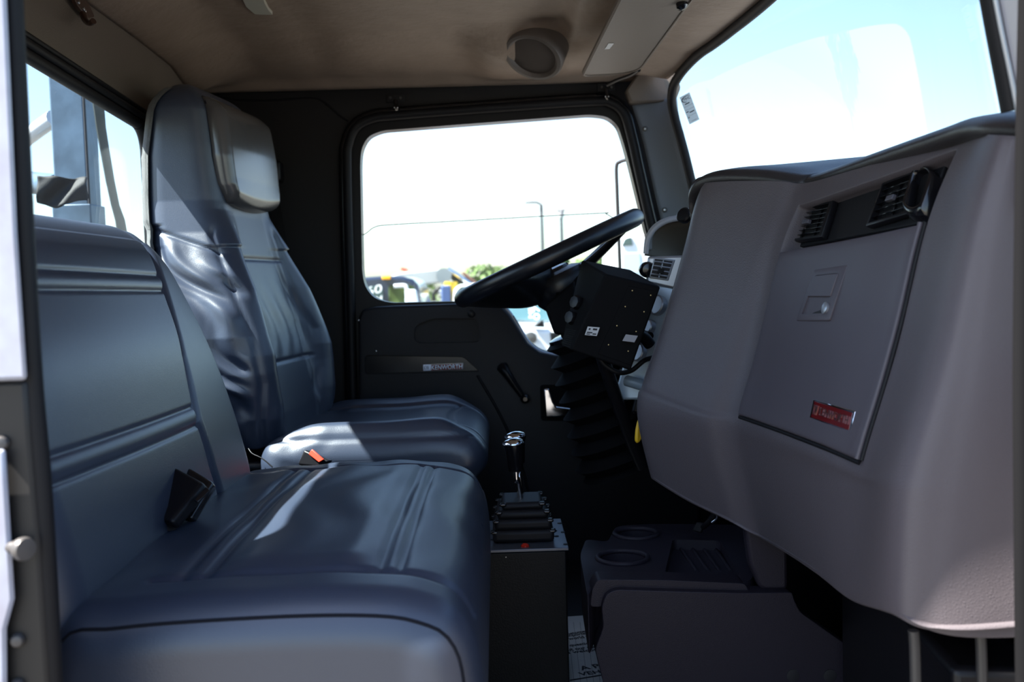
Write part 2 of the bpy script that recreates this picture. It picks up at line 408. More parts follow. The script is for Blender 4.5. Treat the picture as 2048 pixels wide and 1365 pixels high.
# brand badge on the door strip
bl, br, tl = W(846, 743, YD-.045), W(927, 740, YD-.045), W(846, 729, YD-.045)
bd = quadbox('badge', bl, br-bl, tl-bl, .004, chrome, d1, bevel=.0012)
e1, e2 = br-bl, tl-bl
quadbox('badge_field', bl+e1*.20+e2*.08, e1*.785, e2*.84, .0012, red, d1, bevel=.0003, out=.0036)
text_on('badge_lettering', 'KENWORTH', bl+e1*.215+e2*.18-np.array((0, .0047, 0)), e1*.755, e2*.64, chrome, d1, depth=.0012)
text_on('badge_emblem', 'KW', bl+e1*.03+e2*.2-np.array((0, .0042, 0)), e1*.12, e2*.6, ink, d1, depth=.0008)
# window crank and inside handle
tube('window_crank', [W(1005, 735, YD-.06), W(1012, 745, YD-.075), W(1030, 772, YD-.078), W(1047, 796, YD-.078)], [.017, .013, .010, .008], black, d1, smooth=24)
lathe('crank_knob', [(.006, 0), (.012, .006), (.014, .014), (.012, .022), (.006, .027)], W(1050, 797, YD-.072), (0, -1, 0), blackg, d1, n=20)
hp = [W(x, y, YD-.056) for x, y in ((1086, 777), (1098, 776), (1106, 802), (1112, 812), (1144, 816), (1144, 828), (1112, 834), (1090, 834))]
prism('inside_handle', hp, (0, -.016, 0), chrome, d1, bevel=.005, seg=3)
prism('handle_cup', rounded([W(x, y, YD-.0505) for x, y in ((1080, 770), (1152, 770), (1154, 842), (1082, 842))], .01, 4), (0, -.003, 0), matte, d1, bevel=.001)
# half lowered door glass
gtop = [(716, 476), (733, 466), (748, 455), (775, 450), (900, 443), (1190, 427), (1212, 428), (1232, 438), (1280, 450)]
gp = [W(x, y, YD+.022) for x, y in gtop]
gt = list(spline(gp, 60))
gp = gt+[W(1370, 730, YD+.022), W(714, 730, YD+.022)]
wd = prism('window_3', gp, (0, .005, 0), glass_s, bevel=0)
tag(wd, 'half lowered clear glass in the driver door window', 'window', kind='structure')
tube('glass_edge', [p+np.array((0, .0025, 0)) for p in gt], .0014, mat('glass_edge_grey', (.22, .25, .25), .5), wd, smooth=0, n=6)
# trim seam on the side wall
sp = [(426, 180), (450, 196), (500, 201), (560, 200), (625, 196), (650, 206), (680, 232), (697, 243)]
tube('wall_seam', [W(x, y, YD-.001) for x, y in sp], .0028, blackr, wl, smooth=50, n=8)

# windshield
def wsp(Y, t):                         # t 0 top .. 1 bottom
    k = 1-((Y-1.88)/.84)**2
    xt, zt = xfront(Y)+.004, float(zceil(xfront(Y), Y))-.006
    xb, zb = .60+.13*k, .78
    return np.array((xt+(xb-xt)*t+.012*math.sin(math.pi*t), Y, zt+(zb-zt)*t))
yw = np.linspace(1.02, 2.745, 50)
G = [[wsp(Y, t) for t in np.linspace(0, 1, 20)] for Y in yw]
wsE = empty('window_1', (.6, 1.88, .8), 'large curved tinted windshield above the dashboard', 'window', kind='structure')
gridmesh('windshield_glass', G, glass_w, wsE)
# rounded far upper corner and rubber border
cor = [wsp(2.745, t) for t in (1.0, .8, .6, .4, .28, .2)]+[wsp(2.735, .11)+np.array((0, 0, 0)), wsp(2.70, .035), wsp(2.65, .008)]+[wsp(Y, 0.0) for Y in np.linspace(2.58, 1.15, 22)]+[wsp(1.07, .03), wsp(1.03, .1), wsp(1.02, .2)]+[wsp(1.02, t) for t in (.4, .6, .8, 1.0)]
tube('rubber_gasket', cor, .0125, blackr, wsE, smooth=200, n=12)
# corner filler between the rounded gasket and the square header corner
# service sticker on the glass
sb, sr, stp = (1381, 249), (1399, 239), (1358, 197)
st = W(1379, 216, 2.6)
Ys = 2.60
bl, br, tl = W(1379, 249, Ys), W(1399, 239, Ys-.02), W(1359, 195, Ys)
sk = empty('service_sticker', bl, 'small printed oil service sticker on the windshield corner', 'sticker')
e1, e2 = br-bl, tl-bl
stm = bpy.data.materials.new('translucent_sticker'); stm.use_nodes = True; _t = stm.node_tree; _t.nodes.clear()
_o = _t.nodes.new('ShaderNodeOutputMaterial'); _m = _t.nodes.new('ShaderNodeMixShader'); _d = _t.nodes.new('ShaderNodeBsdfDiffuse'); _x = _t.nodes.new('ShaderNodeBsdfTranslucent')
_d.inputs[0].default_value = (.5, .52, .52, 1); _x.inputs[0].default_value = (.62, .66, .66, 1); _m.inputs[0].default_value = .7
_t.links.new(_d.outputs[0], _m.inputs[1]); _t.links.new(_x.outputs[0], _m.inputs[2]); _t.links.new(_m.outputs[0], _o.inputs[0])
mesh('sticker_sheet', [bl, bl+e1, bl+e1+e2, bl+e2], [(0, 1, 2, 3)], stm, sk, smooth=False)
nz = np.cross(e1, e2); nz /= np.linalg.norm(nz)
text_on('sticker_logo', 'MHC', bl+e1*.30+e2*.80+nz*.0008, e1*.62, e2*.10, ink, sk, depth=.0003)
arc = [bl+e1*(.60+.48*math.cos(a))+e2*(.84+.10*math.sin(a))+nz*.001 for a in np.linspace(math.radians(60), math.radians(255), 16)]
tube('sticker_swoosh', arc, [.0005, .0011, .0013, .0006], ink, sk, smooth=0, n=6)
for k, (a, b, y, h) in enumerate(((.25, .7, .67, .035), (.1, .95, .60, .006), (.1, .95, .48, .006), (.1, .35, .40, .03), (.4, .85, .35, .035), (.1, .95, .26, .006), (.1, .25, .2, .03), (.3, .8, .06, .01))):
    quadbox('sticker_line', bl+e1*a+e2*y, e1*(b-a), e2*h, .0003, ink, sk, bevel=0, out=.0007)

# firewall, front lower body
fwl = hexa('wall_front', [(.62, .93, -.05), (.68, .93, -.05), (.68, 2.9, -.05), (.62, 2.9, -.05), (.70, .93, .86), (.78, .93, .86), (.78, 2.9, .86), (.70, 2.9, .86)], black, bevel=.003)
tag(fwl, 'black firewall under the dashboard', 'wall', kind='structure')
hd = empty('truck_hood', (1.5, 1.88, .3), 'unseen white hood added to bounce sunlight onto the headliner', 'hood')  # out of view, added to bounce sun onto visor and front headliner
ctrl_ = [[(x, y, z-.05*abs((y-1.88)/.8)**2.5) for y in np.linspace(1.0, 2.76, 9)] for x, z in ((.80, .74), (1.2, .70), (1.7, .64), (2.2, .54), (2.4, .40))]
gridmesh('hood_skin', patch(ctrl_, 20, 24), whitep, hd, solid=.02)
hexa('hood_core', [(.82, 1.02, .05), (2.35, 1.05, .05), (2.35, 2.7, .05), (.82, 2.74, .05), (.82, 1.02, .60), (2.35, 1.05, .34), (2.35, 2.7, .34), (.82, 2.74, .60)], whitep, hd, bevel=.03)
# driver side front pillar trim
pt = empty('trim_1', W(1330, 430, 2.8), 'grey plastic front pillar trim with two screws beside the driver window', 'pillar trim', kind='structure')
L = [(1262, 205), (1285, 280), (1312, 400), (1335, 500), (1365, 640)]; Rr = [(1346, 196), (1352, 240), (1378, 340), (1412, 450), (1460, 600)]
ctrl = [[W(a[0], a[1], 2.835), W((a[0]*.6+b[0]*.4), (a[1]*.6+b[1]*.4)-1, 2.815), W((a[0]*.2+b[0]*.8), (a[1]*.2+b[1]*.8), 2.79), W(b[0]+4, b[1], 2.755), W(b[0]+8, b[1], 2.80)] for a, b in zip(L, Rr)]
gridmesh('pillar_cover', patch(ctrl, 24, 16), pillarm, pt, solid=.006)
for x, y in ((1290, 258), (1329, 420)):
    lathe('screw', [(.0075, 0), (.0075, .003), (.005, .004)], W(x, y, 2.822), (0, -1, 0), mat('screw_grey', (.10, .10, .10), .4, .5), pt, n=18)
    lathe('screw_recess', [(.0025, 0), (.0025, .001)], W(x, y, 2.8172), (0, -1, 0), steel, pt, n=8)
# the header trim between pillar and headliner
prism('header_cap', [W(x, y, 2.79) for x, y in ((1262, 206), (1252, 180), (1275, 146), (1352, 138), (1362, 175), (1352, 202))], (0, .05, 0), rearm, pt, bevel=.006)

# near side: passenger doorway frame
bp = empty('trim_2', (-.5, .88, -.1), 'white painted rear door post with black seal and bolts at the left edge', 'door post', kind='structure')
def vline(pts, Y): return [W(x, y, Y) for x, y in pts]
eL = vline([(14, -260), (14, 0), (35, 470), (55, 762)], .86)
V = []
for p in eL: V += [p, p+np.array((-.004, .008, 0)), p+np.array((-.35, .008, 0)), p+np.array((-.35, 0, 0))]
F = [(0, 3, 2, 1)]+[(4*i+k, 4*i+(k+1) % 4, 4*i+4+(k+1) % 4, 4*i+4+k) for i in range(3) for k in range(4)]+[(12, 13, 14, 15)]
mesh('post_skin', V, F, shaded_white, bp, bevel=.004, auto=40)
eS = vline([(12, -260), (24, 0), (47, 470), (64, 762), (84, 1000), (104, 1365), (114, 1560), (130, 1900)], .885)
tube('seal', eS, .0095, blackr, bp, smooth=60, n=14)
tube('seal_bulb', [p+np.array((-.022, .03, 0)) for p in eS], .008, blackr, bp, smooth=60, n=12)
eD = vline([(52, 762), (58, 862), (78, 1100), (96, 1365), (104, 1560), (120, 1900)], .872)
V = []
for p in eD: V += [p, p+np.array((0, .008, 0)), p+np.array((-.07, .008, 0)), p+np.array((-.07, 0, 0))]
F = [(0, 3, 2, 1)]+[(4*i+k, 4*i+(k+1) % 4, 4*i+4+(k+1) % 4, 4*i+4+k) for i in range(5) for k in range(4)]+[(20, 21, 22, 23)]
mesh('latch_plate', V, F, mat('post_black', (.012, .011, .011), .5), bp, bevel=.004, auto=40)
eW = vline([(8, 900), (14, 1000), (26, 1200), (10, 1260), (12, 1560), (20, 1900)], .86)
V = []
for p in eW: V += [p, p+np.array((0, .006, 0)), p+np.array((-.25, .006, 0)), p+np.array((-.25, 0, 0))]
mesh('post_lower_skin', V, F, shaded_white, bp, bevel=.004, auto=40)
box('post_inner', (-.66, .95, .40), (.28, .09, 1.9), rearm, bp, bevel=.01)
for x, y, r in ((5, 886, .0065), (36, 1280, .0062), (4, 1278, .0055), (36, 1370, .006)):
    lathe('bolt', [(r*.7, -.004), (r, 0), (r, .004), (r*.7, .007), (r*.3, .0075)], W(x, y, .872), (.25, -1, .05), MATS.get('worn_steel') or mat('worn_steel', (.10, .095, .095), .4, .4), bp, n=20)
sk_ = lathe('striker', [(.006, -.02), (.006, .018), (.0095, .019), (.0105, .023), (.0095, .027), (.004, .0275)], W(14, 1093, .868), (.85, -.5, 0), mat('worn_steel', (.10, .095, .095), .4, .4), bp, n=24)
# front door post on the right of the doorway
fp = empty('trim_3', (.58, .95, -.1), 'silver front door post and black seal at the right edge', 'door post', kind='structure')
eR = vline([(2062, -260), (2056, 0), (2051, 250), (2045, 700), (2046, 1000), (2050, 1365), (2058, 1800)], .92)
tube('seal', eR, .0085, mat('seal_matte', (.006, .006, .007), .9, spec=.08), fp, smooth=60, n=14)
eA = vline([(1935, -330), (1992, 0), (2038, 232), (2062, 420), (2078, 760), (2084, 1365), (2090, 2300)], 1.0); eB = vline([(2010, -330), (2075, 0), (2120, 232), (2170, 420), (2230, 760), (2240, 1365), (2240, 2300)], .96)
pm = mat('pillar_silver', (.44, .44, .48), .35, .3)
V = []
for a, b in zip(eA, eB): V += [a, b, b+np.array((.06, .03, 0)), a+np.array((.05, .05, 0))]
F = [(0, 3, 2, 1)]+[(4*i+k, 4*i+(k+1) % 4, 4*i+4+(k+1) % 4, 4*i+4+k) for i in range(6) for k in range(4)]+[(24, 25, 26, 27)]
mesh('pillar_skin', V, F, pm, fp, bevel=.004, auto=40)
tube('pillar_bead', [p+np.array((-.002, -.003, 0)) for p in eA[:4]], .0028, silver, fp, smooth=30, n=8)
eG = vline([(1925, -330), (1980, 0), (2022, 222)], 1.015)
tube('pillar_gasket', eG, .0125, blackr, fp, smooth=40, n=14, flat=.7)
box('pillar_lower', (.66, .955, .30), (.16, .06, 1.3), black, fp, bevel=.01)
rail2 = box('trim_6', (-.16, 2.87, 1.445), (1.32, .16, .07), whitep, bevel=.015)  # added over the headliner edge to block sun leaking in
tag(rail2, 'unseen white rail added to stop a light leak above the driver door', 'roof rail', kind='structure')
rail = box('trim_4', (-.06, .925, 1.40), (1.5, .08, .13), whitep, bevel=.015)
tag(rail, 'white roof rail above the open passenger doorway', 'roof rail', kind='structure')
rock = box('trim_5', (0, .90, -.14), (1.5, .10, .22), whitep, bevel=.015)
tag(rock, 'white painted sill below the open passenger doorway', 'door sill', kind='structure')


# ------------------------------------------------------------------ seats
def prof_resample(P, n):
    S = spline(P, 400, True); d = np.linalg.norm(np.roll(S, -1, 0)-S, axis=1); c_ = np.concatenate([[0], np.cumsum(d)])
    S2 = np.vstack([S, S[:1]]); t = np.linspace(0, c_[-1], n+1)[:-1]
    return np.stack([np.interp(t, c_, S2[:, k]) for k in range(S.shape[1])], 1)
def groove(dist, wd, dp): return -dp*np.exp(-(dist/wd)**2)

# ---- passenger bench
bs = empty('bench_seat', (-.30, 1.43, 0), 'wide grey vinyl passenger bench seat nearest the open doorway', 'seat')
Y0, Y1 = 1.00, 1.845
def bench_cushion():
    prof = prof_resample([(-.47, .46), (-.40, .476), (-.25, .482), (-.14, .480), (-.085, .470), (-.05, .450), (-.030, .405), (-.025, .33), (-.035, .27), (-.10, .245), (-.30, .24), (-.47, .25), (-.50, .35)], 260)
    cx, cz = -.26, .36
    n = 260; ts = np.linspace(0, 1, n); r = .055
    V = []
    for t in ts:
        th = math.pi*t; y = (Y0+Y1)/2-(Y1-Y0)/2*math.cos(th)**1 if False else Y0+(Y1-Y0)*t
        V.append(y)
    # denser at the rounded ends
    ys_ = np.concatenate([Y0+r*(1-np.cos(np.linspace(0, math.pi/2, 26))), np.linspace(Y0+r, Y1-r, 200)[1:-1], Y1-r*(1-np.sin(np.linspace(0, math.pi/2, 26)))])
    G = []
    for y in ys_:
        e = min(y-Y0, Y1-y); d = r-math.sqrt(max(0, r*r-(r-min(e, r))**2))
        loop = []
        for (x, z) in prof:
            # inset towards a medial segment, keeping the corner radius
            mx_, mz_ = min(max(x, -.40), -.11), .36
            vx, vz = x-mx_, z-mz_; L = math.hypot(vx, vz) or 1
            k = max(.0, 1-d/L)
            xx, zz = mx_+vx*k, mz_+vz*k
            crown = .010*math.sin(math.pi*min(1, max(0, (y-Y0)/(Y1-Y0)))) if z > .40 else 0
            loop.append((xx, y, zz+crown))
        G.append(loop)
    G = np.array(G)
    N = -normals(G, True)
    c0 = G.mean((0, 1)); 
    if np.mean(np.sum(N*(G-c0), 2)) < 0: N = -N
    X, Yg, Z = G[..., 0], G[..., 1], G[..., 2]
    top = (Z > .425)
    D = np.zeros_like(X)
    inx = sstep(-.365, -.355, X)*1.0
    ny, fy = 1.10, 1.745                               # cross seams near and far
    m_in = ((X > -.35) & (X < -.10)).astype(float)
    for xs in (-.118, -.140): D += top*groove(X-xs, .0045, .0042)*(sstep(ny-.01, ny, Yg)*(1-sstep(fy, fy+.01, Yg)))
    for xs in (-.335, -.362): D += top*groove(X-xs, .0055, .0048)*(sstep(ny-.01, ny, Yg)*(1-sstep(fy, fy+.01, Yg)))
    D += top*groove(Yg-fy, .005, .0045); D += top*groove(Yg-ny, .008, .005)*(X > -.40)
    # padded centre panel stands a little proud
    D += top*.006*sstep(ny, ny+.05, Yg)*(1-sstep(fy-.05, fy, Yg))*sstep(-.33, -.29, X)*(1-sstep(-.18, -.145, X))
    D += top*.0015*np.sin(X*60+2*np.sin(Yg*14))*sstep(1.0, 1.2, Yg)
    G = G+N*D[..., None]
    return G, ys_
G, ysb = bench_cushion()
cu = gridmesh('cushion', G, vinyl, bs, closed_v=True, cap=True, flip=True)
def along(G, iu, mask):
    return [G[iu, j] for j in range(G.shape[1]) if mask(G[iu, j])]
# piping seams round both ends of the cushion
for iu, nm in ((11, 'near_piping'), (G.shape[0]-12, 'far_piping')):
    P = [G[iu, j] for j in range(G.shape[1])]
    js = [j for j in range(G.shape[1]) if (G[iu, j][2] > .40 and G[iu, j][0] > -.47) or (G[iu, j][0] > -.12 and G[iu, j][2] > .27)]
    P = [G[iu, j] for j in js]
    tube(nm.split('_')[1], P[::3], .0021, thread, cu, smooth=0, n=6)
# ---- bench backrest
def bench_back():
    prof = prof_resample([(-.448, .46), (-.463, .545), (-.505, .69), (-.556, .815), (-.588, .875), (-.628, .912), (-.675, .905), (-.70, .86), (-.69, .75), (-.635, .55), (-.60, .42), (-.53, .40), (-.47, .42)], 520)
    r = .06; y1 = 1.80
    ys_ = np.concatenate([Y0+r*(1-np.cos(np.linspace(0, math.pi/2, 22))), np.linspace(Y0+r, y1-r, 260)[1:-1], y1-r*(1-np.sin(np.linspace(0, math.pi/2, 26)))])
    def spine(z):
        t = (z-.42)/.49; return -.525-.125*t
    G = []
    for y in ys_:
        e = min(y-Y0, y1-y); d = r-math.sqrt(max(0, r*r-(r-min(e, r))**2))
        drop = .055*sstep(.16, 0, y1-y)**1.3+.055*sstep(.16, 0, y-Y0)**1.3
        loop = []
        for (x, z) in prof:
            zc = min(max(z, .46), .85); xc = spine(zc)
            vx, vz = x-xc, z-zc; L = math.hypot(vx, vz) or 1
            k = max(0, 1-d*.97/L); xx, zz = xc+vx*k, zc+vz*k
            zz = .42+(zz-.42)*(1-drop*max(0, (zz-.42)/.49))
            xx += .012*math.sin(math.pi*(y-Y0)/(y1-Y0))*(1 if x > -.6 else 0)*sstep(.45, .6, z)
            loop.append((xx, y, zz))
        G.append(loop)
    G = np.array(G); N = normals(G, True); c0 = G.mean((0, 1))
    if np.mean(np.sum(N*(G-c0), 2)) < 0: N = -N
    X, Yg, Z = G[..., 0], G[..., 1], G[..., 2]
    fr = np.zeros_like(X); fr[:, :] = (N[..., 0] > .1)
    D = np.zeros_like(X)
    vs = np.interp(Z, [.46, .52, .60, .70, .80, .88, .93], [1.57, 1.545, 1.53, 1.57, 1.635, 1.69, 1.70])
    D += (N[..., 2] > -.3)*(N[..., 0] > -.3)*groove(Yg-vs, .0042, .0045)*(Z > .44)
    inn = 1-sstep(-.006, .0, Yg-vs)
    D += (N[..., 0] > -.2)*.004*sstep(0, .02, Yg-vs)*(Z > .46)
    for zb in (.832, .806): D += fr*groove(Z-zb+.012*(Yg-1.4), .0032, .0034)*inn
    D += fr*.003*np.exp(-((Z-.819+.012*(Yg-1.4))/.009)**2)*inn
    for zb in (.622, .594): D += fr*groove(Z-zb-.01*(1.7-Yg), .0032, .0034)*inn
    D += fr*.003*np.exp(-((Z-.608-.01*(1.7-Yg))/.009)**2)*inn
    D += fr*.005*np.exp(-((Z-.725)/.06)**2)*inn
    G = G+N*D[..., None]
    return G
Gb = bench_back()
bk = gridmesh('backrest', Gb, vinyl, bs, closed_v=True, cap=True, flip=True)
box('seat_base', (-.27, 1.43, .115), (.38, .78, .23), black, bs, bevel=.01)
hexa('back_bracket', [(-.62, 1.05, .2), (-.5, 1.05, .2), (-.5, 1.78, .2), (-.62, 1.78, .2), (-.63, 1.05, .46), (-.55, 1.05, .46), (-.55, 1.78, .46), (-.63, 1.78, .46)], black, bs, bevel=.01)

# belt buckle lying on the bench
bb = empty('seat_belt_buckle', WZ(370, 1040, .47), 'black plastic seat belt buckle pair on the passenger bench crease', 'seat belt buckle')
P8 = [W(330, 1043, 1.44), W(362, 1058, 1.40), W(405, 1042, 1.43), W(352, 1000, 1.47)]
def slab(name, q, th, m, parent, bevel=.004):
    q = [np.asarray(p, float) for p in q]; n = np.cross(q[1]-q[0], q[3]-q[0]); n /= np.linalg.norm(n)
    if np.dot(n, CAM-q[0]) < 0: n = -n
    return hexa(name, list(q)+[p+n*th for p in q], m, parent, bevel, 3)
slab('buckle_body', [W(322, 1052, 1.33), W(358, 1062, 1.31), W(424, 984, 1.38), W(362, 949, 1.40)], .02, black, bb, .006)
slab('buckle_second', [W(352, 1040, 1.375), W(392, 1050, 1.36), W(436, 977, 1.42), W(385, 946, 1.435)], .016, blackg, bb, .005)
slab('buckle_button', [W(388, 1003, 1.335), W(396, 1008, 1.333), W(421, 984, 1.351), W(412, 977, 1.353)], .0035, blackg, bb, .001)
tube('buckle_stalk', [W(342, 1056, 1.32), W(328, 1064, 1.34), W(318, 1068, 1.40)], .010, blackr, bb, smooth=12, flat=.4)

# ---- driver seat
ds = empty('driver_seat', (-.35, 2.37, 0), 'high backed grey vinyl driver seat with integrated headrest', 'seat')
YC = 2.365
def driver_back():
    zs = np.concatenate([np.linspace(.455, 1.20, 210), 1.20+.062*np.sin(np.linspace(0, math.pi/2, 26))[1:]])
    n = 240; G = []; info = []
    for z in zs:
        hw = np.interp(z, [.45, .52, .62, .70, .78, .86, .93, 1.0, 1.08, 1.2, 1.27], [.215, .245, .262, .26, .24, .212, .182, .168, .165, .162, .16])
        xf = np.interp(z, [.45, .52, .63, .75, .87, .97, 1.05, 1.12, 1.2, 1.27], [-.480, -.485, -.510, -.537, -.567, -.587, -.597, -.602, -.612, -.635])
        xb = np.interp(z, [.45, .60, .80, 1.0, 1.1, 1.2, 1.27], [-.675, -.71, -.75, -.768, -.765, -.748, -.72])
        bol = np.interp(z, [.45, .55, .66, .80, .90, .98, 1.3], [.02, .055, .075, .062, .034, .006, 0])
        sh = 1.0
        if z > 1.20:
            sh = math.sqrt(max(0.0, 1-((z-1.20)/.0625)**2)); sh = max(sh, .02)
        xc = (xf+xb)/2; loop = []
        for k in range(n):
            a = 2*math.pi*k/n; ca, sa = math.cos(a), math.sin(a)
            p = 4.0 if z < .9 else 5.5
            q = (abs(ca)**p+abs(sa)**p)**(-1/p)
            lx, ly = q*ca, q*sa                        # lx + towards the front, ly across
            x = xc+lx*(xf-xc) if lx > 0 else xc-lx*(xb-xc)
            if lx > 0: x += lx*bol*sstep(.45, .86, abs(ly))
            y = YC+ly*hw*(1-(.12*sstep(.3, 1, -lx) if z < .95 else .03*sstep(.3, 1, -lx)))
            ins = (1-sh)
            x = xc+(x-xc)*(1-ins*.85); y = YC+(y-YC)*(1-ins*.35)
            loop.append((x, y, z))
        G.append(loop)
    G = np.array(G); N = normals(G, True); c0 = G.mean((0, 1))
    if np.mean(np.sum(N*(G-c0), 2)) < 0: N = -N
    X, Yg, Z = G[..., 0], G[..., 1], G[..., 2]
    D = np.zeros_like(X)
    nx = N[..., 0]; ny = N[..., 1]
    front = (nx > .25)
    # centre panel seams
    sy = np.interp(Z, [.45, .65, .87, .95], [.135, .150, .128, .12])
    for s in (-1, 1): D += (nx > 0)*groove((Yg-YC)-s*sy, .006, .006)*(1-sstep(.93, .96, Z))
    for zb in (.633, .872): D += front*groove(Z-zb, .004, .004)*(abs(Yg-YC) < sy)
    # bolster edge seam and side wrinkles
    side = sstep(.55, .9, -ny)
    D += (ny < -.2)*groove(X-(np.interp(Z, [.45, .6, .7, .8, .92], [-.50, -.485, -.50, -.545, -.60])), .006, .005)*(1-sstep(.92, .95, Z))
    D += side*groove(Z-(.945-.35*(X+.75)), .005, .005)
    u = (Z*1.0+(X+.75)*.75)
    wr_ = .5*np.sin(u*52+2.2*np.sin(X*19+1)+1.3*np.sin(Z*23))+.35*np.sin(u*97+3*np.sin(Z*31)+X*24)+.2*np.sin(X*70+Z*45)
    D += side*.010*np.sign(wr_)*np.abs(wr_)**1.3*sstep(.955, .90, Z-(-.35*(X+.75)))*sstep(-.765, -.735, X)*sstep(-.495, -.53, X)
    D += front*.0022*np.sin((Yg-YC)*75+1.5*np.sin(Z*25))*sstep(.84, .72, Z)*sstep(.62, .68, Z)*(abs(Yg-YC) < .12)
    G = G+N*D[..., None]
    G[..., 0] += .13*(G[..., 1]-YC)+.010
    return G
Gd = driver_back()
db = gridmesh('backrest', Gd, vinyl, ds, closed_v=True, cap=True, flip=False)
# headrest pad: a cushion of its own on the front of the upper back
def headrest():
    nu, nv = 60, 70; F_ = []
    base = []
    for i in range(nu):
        z = .985+.245*i/(nu-1); row = []
        for j in range(nv):
            t = -1+2*j/(nv-1); hw = np.interp(z, [.985, 1.03, 1.1, 1.2, 1.23], [.135, .150, .155, .150, .14])
            ez = min(1, (z-.985)/.03, (1.23-z)/.05); ey = min(1, (1-abs(t))/.10)
            h = .034*math.sqrt(max(0, 1-(1-max(0, min(1, ez)))**2))*math.sqrt(max(0, 1-(1-ey)**2))
            h += .005*math.sin(math.pi*(i/(nu-1)))*max(0, 1-t*t)
            xf = np.interp(z, [.97, 1.05, 1.12, 1.2, 1.25], [-.588, -.597, -.602, -.612, -.635])
            zz = z+.014*(t*t)*float(sstep(1.08, .985, z))
            row.append((xf-.006+h+.13*(.012+t*hw)+.010, YC+.012+t*hw, zz))
        base.append(row)
    return np.array(base)
hr = gridmesh('headrest_pad', headrest(), vinyl_smooth, ds, solid=.004)
hh = headrest(); edge = [hh[0, j] for j in range(4, 66, 3)]+[hh[i, 69] for i in range(3, 58, 3)]+[hh[59, j] for j in range(66, 3, -3)]+[hh[i, 0] for i in range(57, 2, -3)]
tube('pad_piping', [e+np.array((.004, 0, 0)) for e in edge], .0028, blackr, hr, closed=True, smooth=160, n=8)
# carpeted rear shell
Gs = []
for i in range(0, Gd.shape[0]-8, 4):
    L_ = [Gd[i, j] for j in range(Gd.shape[1])]; xb = min(p[0] for p in L_)
    row = [p for p in L_[60:181]]
    Gs.append([(p[0]-.006*1-.002*random.random(), YC+(p[1]-YC)*1.03, p[2]) if p[0] < xb+.02 else (xb+.018, YC+(p[1]-YC)*1.02, p[2]) for p in row])
gridmesh('carpet_back', Gs, fuzz, ds)
# cushion
def driver_cushion():
    y0, y1 = 2.095, 2.635; r = .05
    prof = prof_resample([(-.50, .47), (-.40, .485), (-.25, .487), (-.14, .492), (-.07, .480), (-.038, .452), (-.030, .42), (-.045, .39), (-.10, .36), (-.30, .345), (-.47, .35), (-.52, .40)], 220)
    ys_ = np.concatenate([y0+r*(1-np.cos(np.linspace(0, math.pi/2, 20))), np.linspace(y0+r, y1-r, 120)[1:-1], y1-r*(1-np.sin(np.linspace(0, math.pi/2, 20)))])
    G = []
    for y in ys_:
        e = min(y-y0, y1-y); d = r-math.sqrt(max(0, r*r-(r-min(e, r))**2)); lat = abs(y-(y0+y1)/2)/((y1-y0)/2)
        loop = []
        for x, z in prof:
            mx_, mz_ = min(max(x, -.44), -.10), .42; vx, vz = x-mx_, z-mz_; L = math.hypot(vx, vz) or 1
            k = max(0, 1-d*1.05/L); xx, zz = mx_+vx*k, mz_+vz*k
            if z > .43: zz += .022*sstep(.45, .8, lat)*(1-sstep(.86, 1.0, lat))*sstep(-.50, -.40, x)*(1-sstep(-.14, -.05, x))
            loop.append((xx, y, zz))
        G.append(loop)
    G = np.array(G); N = normals(G, True); c0 = G.mean((0, 1))
    if np.mean(np.sum(N*(G-c0), 2)) < 0: N = -N
    X, Yg, Z = G[..., 0], G[..., 1], G[..., 2]
    D = np.zeros_like(X); lat = (Yg-(y0+y1)/2)
    for s in (-1, 1): D += (N[..., 2] > .2)*groove(lat-s*.165, .006, .006)
    D += (N[..., 2] > .2)*groove(X+.12-.03*(lat/.2)**2, .005, .005)*(abs(lat) < .165)
    D += (N[..., 1] < -.3)*groove(Z-.478, .005, .004)
    D += (N[..., 1] < -.2)*.0012*np.sin(X*75+2*np.sin(Z*60))*sstep(-.34, -.40, X)
    return G+N*D[..., None]
Gc = driver_cushion()
dc = gridmesh('cushion', Gc, vinyl, ds, closed_v=True, cap=True, flip=True)
box('pedestal', (-.27, 2.37, .06), (.36, .36, .12), black, ds, bevel=.01)
for k in range(5): box('suspension_bellow', (-.27, 2.37, .15+.036*k), (.36-.02*(k % 2), .36-.02*(k % 2), .032), blackr, ds, bevel=.01)
box('seat_pan', (-.27, 2.37, .335), (.42, .46, .03), black, ds, bevel=.01)
box('recliner_hinge', (-.53, 2.37, .40), (.10, .46, .06), black, ds, bevel=.015)
tube('trim_wire', [W(497, 898, 2.10), W(505, 908, 2.09), W(525, 918, 2.08), W(545, 935, 2.07)], .0014, black, ds, smooth=16, n=8)
# buckle with red release button beside the driver seat
rb = empty('seat_belt_buckle', W(625, 915, 2.0), 'upright seat belt buckle with bright red release button between the seats', 'seat belt buckle')
slab('buckle_body', [W(604, 930, 2.02), W(650, 935, 2.0), W(668, 922, 2.0), W(617, 900, 2.02)], .018, black, rb, .004)
slab('release_button', [W(619, 909, 1.998), W(640, 926, 1.985), W(650, 920, 1.985), W(626, 899, 1.998)], .005, redb, rb, .0015)
tube('buckle_stalk', [W(612, 925, 2.02), W(606, 960, 2.02), W(600, 1010, 2.03), np.array((-.40, 2.02, .10)), np.array((-.40, 2.02, .0))], .011, black, rb, smooth=12)
